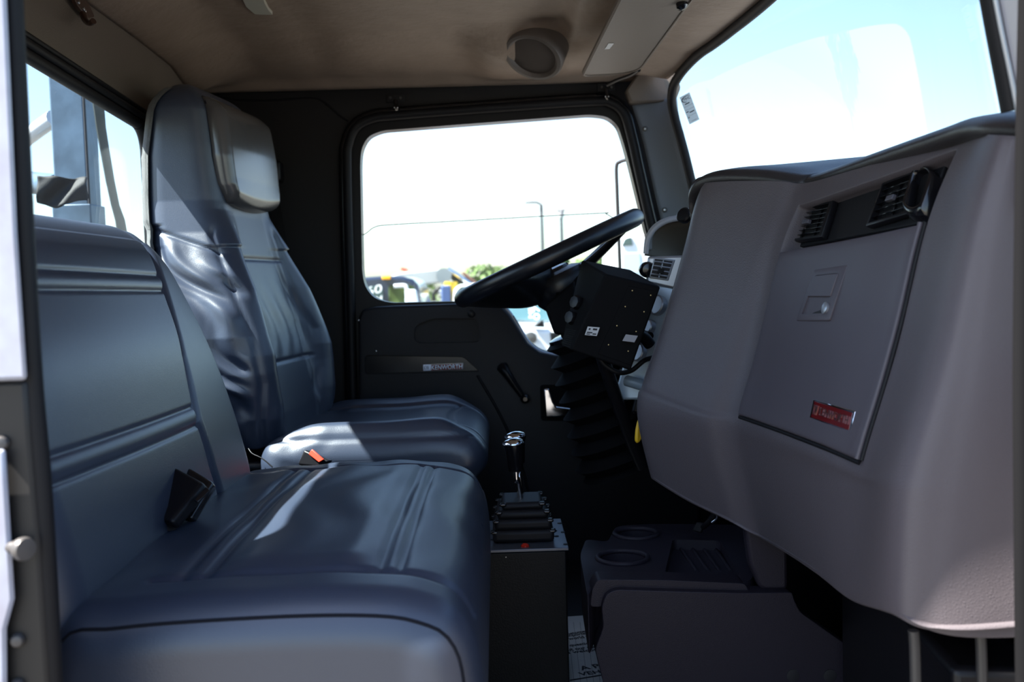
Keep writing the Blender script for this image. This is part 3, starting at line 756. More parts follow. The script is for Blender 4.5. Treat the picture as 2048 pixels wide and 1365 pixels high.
# shoulder belt on the far pillar
sbt = empty('shoulder_belt', W(560, 420, 2.8), 'black driver shoulder belt hanging on the far pillar', 'seat belt')
q = [(540, 345, 555, 345), (543, 420, 563, 425), (550, 500, 578, 505), (560, 560, 600, 560), (572, 640, 612, 640)]
V = []
for a, b, c_, d_ in q: V += [W(a, b, 2.80), W(c_, d_, 2.79), W(c_, d_, 2.794), W(a, b, 2.804)]
F = [(0, 3, 2, 1)]+[(4*i+k, 4*i+(k+1) % 4, 4*i+4+(k+1) % 4, 4*i+4+k) for i in range(4) for k in range(4)]+[(16, 17, 18, 19)]
mesh('webbing', V, F, mat('belt_webbing', (.010, .010, .011), .8, bump=.5, bscale=900), sbt, auto=40)
slab('belt_tag', [W(538, 378, 2.79), W(549, 378, 2.785), W(548, 350, 2.785), W(540, 350, 2.79)], .002, mat('tag_yellow', (.65, .60, .04), .5), sbt, .0005)
box('belt_anchor', W(547, 345, 2.82), (.05, .05, .06), black, sbt, bevel=.01)


# ------------------------------------------------------------------ dashboard
da = empty('dashboard', (.50, 1.5, .42), 'grained taupe passenger dashboard with glove box and angled centre stack', 'dashboard')
COLS = [  # (depth, rows from under the pad to the lower edge)
    (1.835, [(1408, 372), (1392, 415), (1368, 510), (1322, 670), (1288, 772), (1284, 840), (1306, 944)]),
    (1.80, [(1412, 366), (1396, 412), (1374, 508), (1328, 672), (1294, 775), (1290, 845), (1318, 955)]),
    (1.74, [(1470, 362), (1455, 410), (1428, 508), (1380, 690), (1345, 795), (1345, 865), (1380, 992)]),
    (1.665, [(1560, 362), (1545, 410), (1510, 508), (1450, 715), (1415, 820), (1420, 890), (1460, 1030)]),
    (1.62, [(1612, 366), (1594, 412), (1558, 506), (1505, 720), (1474, 830), (1480, 905), (1515, 1060)]),
    (1.205, [(1936, 270), (1918, 298), (1858, 448), (1800, 690), (1730, 925), (1722, 985), (1700, 1180)]),
    (1.062, [(1985, 270), (1972, 300), (1925, 448), (1868, 700), (1800, 930), (1785, 1010), (1775, 1205)]),
    (1.025, [(2025, 272), (2015, 300), (1985, 448), (1950, 700), (1910, 930), (1895, 1010), (1870, 1238)]),
    (1.015, [(2085, 276), (2085, 304), (2085, 448), (2085, 700), (2085, 930), (2085, 1010), (2085, 1225)])]
C3 = [[W(x, y, Yc) for x, y in rows] for Yc, rows in COLS]
C3 = np.array(C3)
# insert intermediate columns on the straight passenger face so it stays flat
ins = []
for k in range(len(C3)):
    ins.append(C3[k])
    if k == 4:
        for t in (1/3, 2/3): ins.append(C3[4]*(1-t)+C3[5]*t+np.array((.006*math.sin(math.pi*t), 0, 0)))
C3 = np.array(ins)          # columns: 0-4 stack, 5-8 recessed face, 9.. bulge
def under(c):               # rolled lower edge and forward return
    a = c[-1]; return np.vstack([c, a+np.array((.008, 0, -.012)), a+np.array((.04, 0, -.022)), a+np.array((.16, 0, -.02))])
Cd = np.array([under(c) for c in C3])
# close the far side: the stack turns forward towards the windscreen
far = Cd[0]+np.array((.03, .02, 0)); far2 = Cd[0]+np.array((.30, .06, 0))
Cd = np.concatenate([[far2, far], Cd])
NU, NV = 300, 190
def cumparam(n_ctrl, n): return np.linspace(0, n_ctrl-1, n)
def patch_lin(C, us, vs):
    A = np.array([[cr1(C[:, j], u) for j in range(C.shape[1])] for u in us])
    return np.array([[cr1(A[i], v) for v in vs] for i in range(len(us))])
us = np.concatenate([np.linspace(0, 6, 90), np.linspace(6, 9, 220)[1:], np.linspace(9, Cd.shape[0]-1, 70)[1:]])
vs = np.concatenate([np.linspace(0, 4, 120), np.linspace(4, Cd.shape[1]-1, 60)[1:]])
Gq = patch_lin(Cd, us, vs)
Nq = normals(Gq); 
if np.mean(Nq[..., 0]) > 0: Nq = -Nq
U, Vv = np.meshgrid(us, vs, indexing='ij')
# vent bay and glove box recess (columns 6..11, rows 1..4)
N0 = Nq[int(np.argmin(abs(us-7.5))), int(np.argmin(abs(vs-3)))].copy()
bay = sstep(6.02, 6.12, U)*(1-sstep(8.90, 8.97, U))*sstep(1.0, 1.10, Vv)*(1-sstep(4.02, 4.12, Vv))
BD = -.003+0*U; D = BD*bay
vb = sstep(6.03, 6.10, U)*(1-sstep(8.90, 8.96, U))*sstep(1.0, 1.09, Vv)*(1-sstep(1.98, 2.02, Vv))
D += -.030*vb
D += .006*sstep(3.98, 4.18, Vv)*(1-sstep(5.6, 6.1, U))*sstep(1.2, 2.2, U)
Gq2 = Gq+N0*D[..., None]
dbody = gridmesh('dash_shell', Gq2, dashm, da, flip=True)
if True:
    md = dbody.modifiers.new('s', 'SOLIDIFY'); md.thickness = .006; md.offset = -1
def DP(u, v, out=0.0):      # point on the undisplaced dash surface
    i = int(np.argmin(abs(us-u))); j = int(np.argmin(abs(vs-v)))
    p = np.array([cr1(np.array([cr1(Cd[:, jj], u) for jj in range(Cd.shape[1])]), v)])[0]
    return p+N0*out
# crease between upper and lower dash on the stack
# top pad with rolled rear edge
pad_top = [(1386, 400, 1.86), (1386, 372, 1.85), (1400, 350, 1.82), (1440, 338, 1.785), (1520, 338, 1.72), (1600, 347, 1.655), (1635, 342, 1.62), (1760, 296, 1.42), (1880, 252, 1.25), (1935, 232, 1.17), (1985, 228, 1.09), (2060, 232, 1.03)]
pp = spline([W(x, y, Y) for x, y, Y in pad_top], 120)
Gp = []
for i, p in enumerate(pp):
    t = i/119
    x_in = np.array((1, .25, 0)) if t < .25 else np.array((1, 0, 0))
    sec = []
    for (dx, dz) in ((.34, .02), (.12, .006), (.05, .003), (.02, .0), (.004, -.003), (-.006, -.010), (-.008, -.017), (-.004, -.025), (.006, -.029), (.03, -.03), (.06, -.03)):
        sec.append(p+np.array((dx, 0, dz)))
    Gp.append(spline(sec, 36))
gp_ = gridmesh('top_pad', Gp, padm, da)
# glove box door with its own edges
def facequad(u0, u1, v0, v1, n=16):
    return [[DP(u0+(u1-u0)*i/(n-1), v0+(v1-v0)*j/(n-1), -.003+.0075) for j in range(n)] for i in range(n)]
Gg = np.array(facequad(6.08, 8.87, 2.0, 4.0, 20))
gd = gridmesh('glove_box_door', Gg, dash_smooth, da, flip=True)
md = gd.modifiers.new('s', 'SOLIDIFY'); md.thickness = .008; md.offset = -1
md = gd.modifiers.new('b', 'BEVEL'); md.width = .004; md.segments = 3; md.limit_method = 'ANGLE'
for uu, nm, mm, rr, oo in ((8.86, 'door_edge_roll', dash_smooth, .004, .0055), (8.915, 'door_edge_gap', blackr, .0032, .0025)):
    tube(nm, [DP(uu, v_, -(.003)+oo) for v_ in (1.98, 2.3, 2.8, 3.3, 3.7, 3.99)], rr, mm, da, smooth=30, n=8)
# local frame on the passenger face
_c = Gg[10, 10]; FN = np.cross(Gg[17, 10]-Gg[3, 10], Gg[10, 17]-Gg[10, 3]); FN /= np.linalg.norm(FN)
if FN[0] > 0: FN = -FN
def FP(px, py, out=0.0):     # point on the plane of the glove box door, seen at a pixel
    p0 = Gg[10, 10]; d = fw+(px-1024.0)/FPX*rt-(py-682.5)/FPX*up
    t = np.dot(p0-CAM, FN)/np.dot(d, FN); return CAM+d*t+FN*out
def fslab(name, px, th, m, parent, out=0.0, bevel=.001, r=0):
    P = [FP(x, y, out) for x, y in px]
    if r: P = rounded(P, r, 4)
    return prism(name, P, FN*th, m, parent, bevel=bevel)
lt = fslab('latch_bezel', [(1633, 541), (1700, 531), (1663, 643), (1596, 643)], .005, dash_smooth, gd, out=-.001, bevel=.002, r=.004)
apply_mods(lt)
cutp = rounded([FP(x, y, -.02) for x, y in ((1636, 552), (1682, 547), (1652, 628), (1608, 630))], .003, 3)
cut(lt, [prism('c', cutp, FN*.04, None, bevel=0)])
fslab('latch_recess', [(1634, 550), (1684, 545), (1653, 631), (1606, 632)],   .0012, ink, gd, out=.0002, bevel=0)  # ink black deepens the shade inside the latch opening
fslab('latch_paddle', [(1636, 553), (1682, 549), (1667, 595), (1621, 595)], .0045, dash_smooth, gd, out=.0012, bevel=.0012)
lk = FP(1657, 618, .004)
x_, y_, _ = frame(FN)
lathe('key_lock', [(.0085, 0), (.0085, .003), (.0065, .004), (.001, .0042)], lk, FN, silver, gd, n=24)
# badge on the glove box
bq = [(1624, 838), (1707, 867), (1716, 824), (1632, 800)]
bg_ = fslab('badge', bq, .004, chrome, gd, out=.0002, bevel=.0012)
bl = FP(1625.5, 836, .0036); br = FP(1706, 864, .0036); tl = FP(1633, 802.5, .0036)
e1, e2 = br-bl, tl-bl
quadbox('badge_field', bl+e1*.03+e2*.02, e1*.94, e2*.95, .0012, red, gd, bevel=.0003)
nf = np.cross(e1, e2); nf /= np.linalg.norm(nf)
text_on('badge_lettering', 'KENWORTH', bl+e1*.22+e2*.28+nf*.0013, e1*.72, e2*.46, mat('badge_dark_chrome', (.42, .22, .22), .2, .9), gd, depth=.0012)
text_on('badge_emblem', 'KW', bl+e1*.05+e2*.22+nf*.0013, e1*.12, e2*.55, MATS['badge_dark_chrome'], gd, depth=.001)
tube('door_gap', [DP(6.08, 4.03, -.001), DP(7, 4.03, -.001), DP(8.2, 4.03, -.001), DP(8.88, 4.03, -.001)], .0035, blackr, da, smooth=30, n=8)
# seams on the near end of the dash
tube('end_seam', [W(1990, 480, 1.034), W(2003, 760, 1.030), W(2006, 1000, 1.030), W(2008, 1218, 1.034)], .0014, blackr, da, smooth=30, n=6)
# vent bezel
VN = Nq[int(np.argmin(abs(us-7.5))), int(np.argmin(abs(vs-1.6)))]
def VP(px, py, out=0.0):
    p0 = DP(7.5, 1.5, -.031); n = VN
    d = fw+(px-1024.0)/FPX*rt-(py-682.5)/FPX*up; t = np.dot(p0-CAM, n)/np.dot(d, n); return CAM+d*t+n*out
def vslab(name, px, th, m, parent, out=0.0, bevel=.001, r=0):
    P = [VP(x, y, out) for x, y in px]
    if r: P = rounded(P, r, 4)
    return prism(name, P, VN*th, m, parent, bevel=bevel)
vslab('vent_bezel', [(1592, 430), (1600, 415), (1905, 322), (1857, 451), (1583, 502)], .006, blackr, da, out=.002, bevel=.002)
def vent(name, q, ns, label_, vertical=2):
    v = empty(name, VP(*q[0]), label_, 'air vent', 'dashboard air vents')
    o = vslab('vent_frame', q, .012, black, v, out=.008, bevel=.0025)
    a, b, c_, d_ = [np.array(p, float) for p in q]      # bl, tl, tr, br
    def Q(s, t): return (a*(1-s)+d_*s)*(1-t)+(b*(1-s)+c_*s)*t
    inner = [Q(.07, .07), Q(.07, .93), Q(.93, .93), Q(.93, .07)]
    apply_mods(o); cut(o, [prism('c', [VP(*p, -.02) for p in inner], VN*.08, None, bevel=0)])
    vslab('vent_back', inner, .001, ink, v, out=.0085, bevel=0)
    for k in range(ns):
        t = .12+.76*(k+.5)/ns; s_ = Q(.06, t); e_ = Q(.94, t); h = (b-a)*.010
        hexa('slat', [VP(*(s_-h), .012), VP(*(e_-h), .012), VP(*(e_+h), .010), VP(*(s_+h), .010)]+[VP(*(s_-h), .0195), VP(*(e_-h), .0195), VP(*(e_+h), .0185), VP(*(s_+h), .0185)], blackg, v, bevel=.0005, seg=1)
    for k in range(vertical):
        s = (k+1)/(vertical+1); s_ = Q(s, .08); e_ = Q(s, .92); h = (d_-a)*.012
        hexa('vane', [VP(*(s_-h), .0095), VP(*(s_+h), .0095), VP(*(e_+h), .0095), VP(*(e_-h), .0095)]+[VP(*(s_-h), .0135), VP(*(s_+h), .0135), VP(*(e_+h), .0135), VP(*(e_-h), .0135)], black, v, bevel=.0005, seg=1)
    m_ = Q(.5, .5); w_ = (d_-a)*.085; h = (b-a)*.06
    hexa('vent_tab', [VP(*(m_-w_-h), .018), VP(*(m_+w_-h), .018), VP(*(m_+w_+h), .018), VP(*(m_-w_+h), .018)]+[VP(*(m_-w_-h), .024), VP(*(m_+w_-h), .024), VP(*(m_+w_+h), .024), VP(*(m_-w_+h), .024)], mat('vent_tab_grey', (.09, .09, .11), .3), v, bevel=.001)
    return v
vent('air_vent', [(1586, 494), (1606, 428), (1688, 410), (1664, 484)], 6, 'square black air vent at the left end above the glove box')
vent('air_vent', [(1754, 464), (1788, 376), (1853, 352), (1838, 440)], 5, 'slanted black air vent at the right end above the glove box', 1)
# oval side defroster outlet
sv = empty('defroster_outlet', VP(1862, 400), 'glossy black oval side window defroster nozzle on the dashboard', 'air outlet')
ce = [(1868 + 15*math.cos(a)*.95 - 13*math.sin(a)*-1*0 + (12 if math.sin(a) > 0 else -14)*0, 0) for a in (0,)]
oval = []
for k in range(28):
    a = 2*math.pi*k/28; ax = np.array((14.0, -44.0)); ax = ax/np.linalg.norm(ax); bx = np.array((ax[1], -ax[0]))*-1
    o2 = (np.sign(math.sin(a))*26)*ax+16*math.sin(a)*ax+17*math.cos(a)*np.array((1.0, .15)); oval.append((1861+o2[0], 387+o2[1]))
c0 = np.mean(oval, 0)
LO = lambda s, out, dx=0, dy=0: np.array([VP(c0[0]+(x-c0[0])*s+dx, c0[1]+(y-c0[1])*s+dy, out) for x, y in oval])
ring('nozzle_shell', [LO(1.30, .004, -2, 12), LO(1.27, .010, -2, 10), LO(1.18, .018, -1, 5), LO(1.06, .022), LO(.96, .021), LO(.92, .016), LO(.88, .006)], blackg, sv)
mesh('nozzle_throat', list(LO(.90, .008)), [tuple(range(28))], ink, sv)

# ------------------------------------------------------------------ driver side of the dash
dd = empty('instrument_panel', (.45, 2.3, .5), 'driver instrument panel with arched hood behind the steering wheel', 'instrument panel')
def arch(Y): pass
hood_px = [(1293, 505), (1296, 480), (1308, 458), (1328, 443), (1352, 436), (1380, 434), (1420, 436), (1470, 450)]
Hn = [W(x, y, 2.12) for x, y in hood_px]
Hg = []
for p in spline(Hn, 40):
    Hg.append([p+np.array((.0, 0, 0)), p+np.array((-.006, .0, .004)), p+np.array((0, .02, .006)), p+np.array((.06, .18, .012)), p+np.array((.10, .45, .012))])
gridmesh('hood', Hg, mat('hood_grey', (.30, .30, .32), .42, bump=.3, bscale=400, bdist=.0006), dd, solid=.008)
hi_ = [W(x, y, 2.13) for x, y in hood_px]
Hi = []
base = W(1360, 520, 2.13)
for p in spline(hi_, 40):
    row = []
    for t in np.linspace(0, 1, 8):
        q = p*(1-t)+np.array((base[0], base[1], base[2]))*t; row.append(q+np.array((.05*t, .03+.10*t, -.006)))
    Hi.append(row)
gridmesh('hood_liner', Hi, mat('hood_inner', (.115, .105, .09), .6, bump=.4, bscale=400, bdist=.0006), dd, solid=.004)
tube('hood_edge', [p+np.array((-.002, -.004, -.003)) for p in Hn[:-1]], .0055, mat('hood_edge_grey', (.34, .34, .36), .35), dd, smooth=50, n=10)
slab('cluster_face', [W(1292, 566, 2.10), W(1400, 590, 2.08), W(1420, 510, 2.08), W(1296, 514, 2.10)], .02, silver, dd, .005)
slab('cluster_lower', [W(1230, 800, 2.12), W(1330, 800, 2.08), W(1400, 570, 2.08), W(1300, 560, 2.12)], .02, mat('window_reflection_trim', (.55, .64, .72), .3, .4), dd, .005)  # pale blue of the lower panel paints in the window's reflection
hexa('panel_core', [W(1260, 830, 2.16), W(1500, 830, 2.16), W(1500, 830, 2.80), W(1300, 830, 2.80), W(1330, 540, 2.20), W(1560, 540, 2.20), W(1560, 560, 2.80), W(1370, 560, 2.80)], black, dd, bevel=.01)
tube('panel_roll', [W(1254, 762, 2.05), W(1275, 768, 2.03), W(1300, 776, 2.01)], .012, mat('roll_blue_grey', (.20, .24, .27), .35), dd, smooth=12, n=12)
vn = empty('air_vent', W(1320, 540, 2.05), 'small silver framed driver air vent below the instrument hood', 'air vent', 'dashboard air vents')
def dq(px, py): return W(px, py, 2.075)
fr_ = slab('vent_frame', [dq(1298, 556), dq(1336, 562), dq(1350, 520), dq(1308, 515)], .006, silver, vn, .0015)
slab('vent_back', [W(1301, 553, 2.067), W(1333, 558, 2.067), W(1345, 523, 2.067), W(1310, 518, 2.067)], .0015, ink, vn, .0003)
for k in range(4):
    t = (k+.6)/4.2
    a, b = np.array((1301, 553))*(1-t)+np.array((1310, 518))*t, np.array((1333, 558))*(1-t)+np.array((1345, 523))*t
    tube('slat', [W(a[0], a[1], 2.064), W(b[0], b[1], 2.064)], .0016, silver, vn, smooth=0, n=6)
tube('vane', [W(1318, 555, 2.066), W(1327, 521, 2.066)], .0014, silver, vn, smooth=0, n=6)
slab('vent_tab', [W(1314, 546, 2.062), W(1326, 548, 2.062), W(1329, 538, 2.062), W(1317, 536, 2.062)], .004, black, vn, .001)
lathe('side_louver', [(.001, -.01), (.014, -.006), (.017, .0), (.017, .02), (.012, .028), (.001, .03)], W(1293, 540, 2.10), (0, -1, .0), blackg, dd, n=24)
kn = lathe('dash_knob', [(.001, 0), (.014, .0), (.016, .003), (.016, .012), (.013, .015), (.001, .016)], W(1373, 434, 2.0), (-.6, -.6, .3), black, dd, n=18)
# pocket between stack and hood
pk = [(1384, 395), (1384, 378), (1396, 362), (1410, 360)]
tube('stack_pocket_rim', [W(x, y, 1.90) for x, y in ((1390, 440), (1386, 410), (1386, 385), (1396, 366), (1412, 360))], .008, padm, da, smooth=30)
prism('stack_pocket', [W(x, y, 1.895) for x, y in ((1388, 440), (1387, 390), (1398, 370), (1430, 365), (1420, 440))], (.05, .03, 0), mat('pocket_tan', (.34, .30, .26), .6), da, bevel=.004)
# round gauges / blue reflections on the lower instrument panel
for x, y, r in ((1318, 612, .022), (1300, 655, .016), (1280, 706, .02)):
    lathe('gauge_bezel', [(r, 0), (r, .012), (r*.88, .014), (r*.85, .008), (.001, .008)], W(x, y, 2.085), (-.75, -.6, .25), silver, dd, n=28)


# ------------------------------------------------------------------ steering wheel and column
SW = np.array((W(1097, 517, 2.37)))
ax_u = np.array((.447, 0, .195)); ax_u /= np.linalg.norm(ax_u)          # fore-aft direction in the wheel plane
ax_v = np.array((0, 1.0, 0)); ax_n = np.cross(ax_v, ax_u); ax_n *= np.sign(ax_n[2])
sw = empty('steering_wheel', SW, 'large black steering wheel seen edge on', 'steering wheel')
def SP(a, r, h): return SW+r*(math.cos(a)*ax_u+math.sin(a)*ax_v)+h*ax_n
tube('rim', [SP(2*math.pi*k/48, .224, 0) for k in range(48)], .0215, wheelm, sw, closed=True, smooth=120, n=18)
for a in (math.radians(160), math.radians(200), math.radians(-20), math.radians(20)):
    tube('spoke', [SP(a, .218, -.004), SP(a, .15, -.030), SP(a, .08, -.052), SP(a, .03, -.058)], [.014, .016, .020, .026], wheelm, sw, smooth=20, n=10, flat=.55)
Gw = []
for a in np.linspace(math.radians(118), math.radians(242), 40):
    k_ = math.sin(math.pi*(a-math.radians(118))/math.radians(124))**.35
    Gw.append([SP(a, r_, h_*k_-.004*(1-k_)) for r_, h_ in ((.222, -.008), (.19, -.026), (.14, -.052), (.09, -.074), (.03, -.082))])
wp_ = gridmesh('spoke_pad', [spline(g_, 20) for g_ in Gw], wheelm, sw, solid=.012)
lathe('hub', [(.02, -.125), (.055, -.118), (.070, -.095), (.074, -.060), (.066, -.042), (.045, -.034), (.01, -.032)], SW, ax_n, wheelm, sw, n=36)
lathe('horn_button', [(.038, 0), (.036, .006), (.02, .010), (.001, .011)], SW+ax_n*-.033, ax_n, blackg, sw, n=30)
co = empty('steering_column', SW-ax_n*.35, 'black steering column shroud above a ribbed rubber boot', 'steering column')
cdir = np.array(W(1215, 905, 2.30))-(SW-ax_n*.10); 
pa = SW-ax_n*.10
hexa('column_shroud', [W(1126, 690, 2.30), W(1230, 690, 2.30), W(1230, 690, 2.44), W(1126, 690, 2.44), W(1098, 570, 2.30), W(1205, 530, 2.30), W(1205, 530, 2.44), W(1098, 570, 2.44)], matte, co, bevel=.02, seg=4)
slab('shroud_cheek', [W(1110, 668, 2.27), W(1160, 672, 2.26), W(1150, 560, 2.26), W(1090, 612, 2.27)], .02, matte, co, .008)
prof = []
bt0, bt1 = W(1150, 670, 2.36), W(1255, 930, 2.36)
bdir = bt1-bt0; bl_ = np.linalg.norm(bdir)
nr = 8
for k in range(nr*4+1):
    t = k/(nr*4); prof.append((.062+.052*t+.013*math.sin(2*math.pi*t*nr), t*bl_))
lathe('column_boot', prof, bt0, bdir, matte, co, n=36)
lathe('boot_collar', [(.05, -.01), (.064, -.006), (.066, .008), (.06, .016)], bt0, bdir, blackg, co, n=36)
tube('cable', [W(1195, 655, 2.0), W(1192, 690, 1.99), W(1205, 725, 1.99), W(1235, 745, 1.99), W(1262, 742, 2.0), W(1288, 722, 2.0), W(1305, 716, 1.98)], .005, blackr, co, smooth=40)
tube('turn_lever', [W(1240, 655, 2.2), W(1275, 665, 2.1), W(1300, 672, 2.02)], .008, black, co, smooth=12)
# black switch box standing beside the column
cb = empty('control_box', W(1225, 640, 1.98), 'black metal switch box with white label mounted in front of the dash', 'control box')
NQ = [(1141, 700), (1262, 742), (1322, 574), (1211, 548)]
BQ = [(1122, 690), (1205, 708), (1262, 540), (1163, 520)]
Pn = [W(x, y, 1.92) for x, y in NQ]; Pb = [W(x, y, 2.07) for x, y in BQ]
hexa('box_body', Pn+Pb, matte, cb, bevel=.004)
def CBP(s, t, out=0):
    p = (Pn[0]*(1-s)+Pn[1]*s)*(1-t)+(Pn[3]*(1-s)+Pn[2]*s)*t; return p+np.array((0, -out, 0))
slab('face_plate', [CBP(.42, .06), CBP(.96, .06), CBP(.97, .94), CBP(.46, .92)], .002, matte, cb, .0005)
for s_, t_ in ((.52, .20), (.85, .20), (.53, .44), (.86, .44), (.54, .68), (.87, .68), (.55, .88), (.88, .88)):
    lathe('rivet', [(.0016, 0), (.0012, .001), (.0003, .0013)], CBP(s_, t_, .0025), (0, -1, 0), mat('brass', (.55, .42, .2), .35, 1.0), cb, n=8)
bl = W(1169, 671, 1.905); br = W(1193, 673, 1.905); tl = W(1175, 654, 1.908)
lb = quadbox('rating_label', bl, br-bl, tl-bl, .0006, label, cb, bevel=0, out=.004)
for k, (a, b, y, h) in enumerate(((.15, .3, .62, .2), (.5, .85, .62, .22), (.1, .55, .25, .14), (.6, .9, .12, .14), (.1, .4, .08, .1))):
    quadbox('label_print', bl+(br-bl)*a+(tl-bl)*y, (br-bl)*(b-a), (tl-bl)*h, .0003, ink, cb, bevel=0, out=.0048)
bl = W(1244, 683, 1.905); br = W(1268, 686, 1.905); tl = W(1251, 670, 1.908)
quadbox('small_label', bl, br-bl, tl-bl, .0006, mat('label_grey', (.35, .34, .36), .5), cb, bevel=0, out=.004)
for x, y in ((1160, 607), (1150, 637)):
    lathe('knob', [(.008, 0), (.014, .002), (.015, .012), (.012, .018), (.004, .019)], W(x, y, 1.985), (-.75, -.62, .2), black, cb, n=8)
for k in range(9):
    slab('vent_rib', [W(1125+k*.9, 692-k*4, 1.965), W(1143+k*1.2, 697-k*4.2, 1.935), W(1144+k*1.2, 695.4-k*4.2, 1.935), W(1126+k*.9, 690.4-k*4, 1.965)], .0015, black, cb, .0003)
tube('mounting_arm', [W(1300, 690, 2.0), W(1285, 672, 1.99), W(1262, 660, 1.98)], .012, black, cb, smooth=14)
lathe('arm_knob', [(.006, 0), (.012, .003), (.012, .016), (.006, .02)], W(1275, 668, 1.965), (-.3, -1, .2), blackg, cb, n=16)
tube('mounting_post', [W(1200, 700, 2.02), W(1230, 790, 2.06), W(1262, 880, 2.1), W(1285, 935, 2.12)], .014, black, cb, smooth=14)

# ------------------------------------------------------------------ gear levers and box
sb = empty('shifter_box', (.03, 1.98, 0), 'black sheet metal box with drilled top plate between the seats', 'shifter box')
box('box_housing', (.020, 1.985, .143), (.195, .225, .286), boxm, sb, bevel=.003)
tp = box('top_plate', (.020, 1.985, .290), (.205, .235, .006), platem, sb, bevel=.0012)
holes = []
for x, y in ((1119, 1047), (1110, 1062), (1126, 1065), (1113, 1073), (1131, 1089), (980, 1068), (985, 1080), (970, 1095), (968, 1060)):
    p = WZ(x, y, .2935); lathe('drilled_hole', [(.0045, 0), (.0045, .0006), (.003, .0008)], p, (0, 0, 1), ink, sb, n=14)
for k, (sx, sy, z0, z1) in enumerate(((.120, .15, .293, .318), (.112, .14, .316, .338), (.100, .126, .336, .354), (.082, .105, .352, .368))):
    box('rubber_bellow', (.038, 1.985, (z0+z1)/2), (sx, sy, z1-z0), blackr, sb, bevel=.008, seg=4)
    for s_ in (-1, 1):
        for t_ in (-1, 1): box('bellow_corner', (.038+s_*sx*.47, 1.985+t_*sy*.44, z1-.004), (.014, .016, .007), blackg, sb, bevel=.003)
lathe('warning_lamp', [(.008, 0), (.008, .003), (.004, .006), (.001, .0065)], WZ(1050, 1094, .293), (0, 0, 1), mat('lamp_red', (.5, .02, .01), .2), sb, n=16)
lathe('box_screw', [(.0015, 0), (.001, .001)], W(1012, 1115, 1.8725), (0, -1, 0), steel, sb, n=8)
def lever(kx, ky, Yk, bx, by, Yb, lab):
    e = empty('gear_lever', W(bx, by, Yb), lab, 'gear lever', 'chrome topped gear levers')
    k = W(kx, ky, Yk); b = W(bx, by, Yb)
    lathe('knob_grip', [(.0135, -.055), (.0145, -.054), (.0185, -.012), (.0215, -.001), (.0215, .001)], k, (-.06, 0, 1), blackg, e, n=28)
    lathe('knob_cap', [(.0222, 0), (.0218, .003), (.017, .0075), (.009, .0105), (.001, .0115)], k, (-.06, 0, 1), chrome, e, n=32)
    tube('lever_rod', [k+np.array((.003, 0, -.05)), k+np.array((.004, 0, -.075)), k*.35+b*.65+np.array((-.003, 0, 0)), b+np.array((0, 0, -.02))], .0058, chrome, e, smooth=24, n=14)
lever(1027, 888, 1.965, 1044, 1000, 1.985, 'nearer chrome topped black gear lever on the shifter box')
lever(1031, 874, 2.035, 1046, 994, 2.02, 'farther chrome topped gear lever half hidden behind the first')

# ------------------------------------------------------------------ centre console with cup holders
cs = empty('floor_console', (.34, 1.85, 0), 'dark taupe floor console with two cup holders and ribbed tray', 'console')
TZ = .275
# base cover facing the doorway
bpx = [(1206, 1365), (1190, 1300), (1207, 1255), (1203, 1215), (1212, 1190), (1232, 1180), (1330, 1183), (1480, 1187), (1585, 1186), (1588, 1200), (1600, 1225), (1720, 1310), (1790, 1365), (1830, 1480), (1240, 1480)]
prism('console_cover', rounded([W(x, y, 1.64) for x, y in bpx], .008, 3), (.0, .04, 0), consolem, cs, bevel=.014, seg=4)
for x in (1586, 1660): lathe('cover_screw_well', [(.011, 0), (.011, .0015), (.008, .002)], W(x, 1352, 1.64), (0, -1, 0), ink, cs, n=18)
# tray body with cup holes
outl = [WZ(x, y, TZ) for x, y in ((1175, 1196), (1190, 1163), (1300, 1158), (1500, 1166), (1530, 1100), (1480, 1050), (1310, 1048), (1232, 1052), (1215, 1085), (1172, 1078), (1160, 1110))]
outl = [np.array((p[0], p[1], TZ)) for p in rounded(outl, .03, 5)]
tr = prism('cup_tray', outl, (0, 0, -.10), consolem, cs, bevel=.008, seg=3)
apply_mods(tr)
def circ(c, r, z, n=36): return [np.array((c[0]+r*math.cos(2*math.pi*k/n), c[1]+r*math.sin(2*math.pi*k/n), z)) for k in range(n)]
c1, c2 = WZ(1245, 1118, TZ), WZ(1272, 1070, TZ)
cut(tr, [prism('c', circ(c1, .045, TZ+.05), (0, 0, -.14), None, bevel=0), prism('c', circ(c2, .042, TZ+.05), (0, 0, -.14), None, bevel=0),
         prism('c', rounded([np.array((*WZ(x, y, TZ)[:2], TZ+.03)) for x, y in ((1330, 1146), (1480, 1152), (1440, 1082), (1345, 1080))], .012, 4), (0, 0, -.05), None, bevel=0)])
for c_, r_ in ((c1, .045), (c2, .042)):
    tube('cup_rim', circ(c_, r_+.002, TZ+.002, 40), .005, consolem, cs, closed=True, smooth=0, n=10)
for k in range(5):
    x0 = 1352+k*23
    a, b = WZ(x0, 1085, TZ-.019), WZ(x0+42, 1144, TZ-.019)
    tube('tray_rib', [a, (a+b)/2, b], .0035, consolem, cs, smooth=8, n=8)
# upright divider and cheek of the console
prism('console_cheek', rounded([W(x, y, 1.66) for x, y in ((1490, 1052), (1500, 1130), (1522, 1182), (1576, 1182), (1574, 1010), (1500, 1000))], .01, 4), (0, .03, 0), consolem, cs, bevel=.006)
box('console_core', (.46, 1.86, .07), (.28, .36, .12), black, cs, bevel=.01)
# front lip of the tray
prism('tray_lip', rounded([W(x, y, 1.655) for x, y in ((1180, 1215), (1184, 1180), (1195, 1160), (1330, 1161), (1490, 1168), (1500, 1186), (1235, 1184), (1214, 1192), (1204, 1215))], .006, 3), (0, .05, 0), consolem, cs, bevel=.005, seg=3)

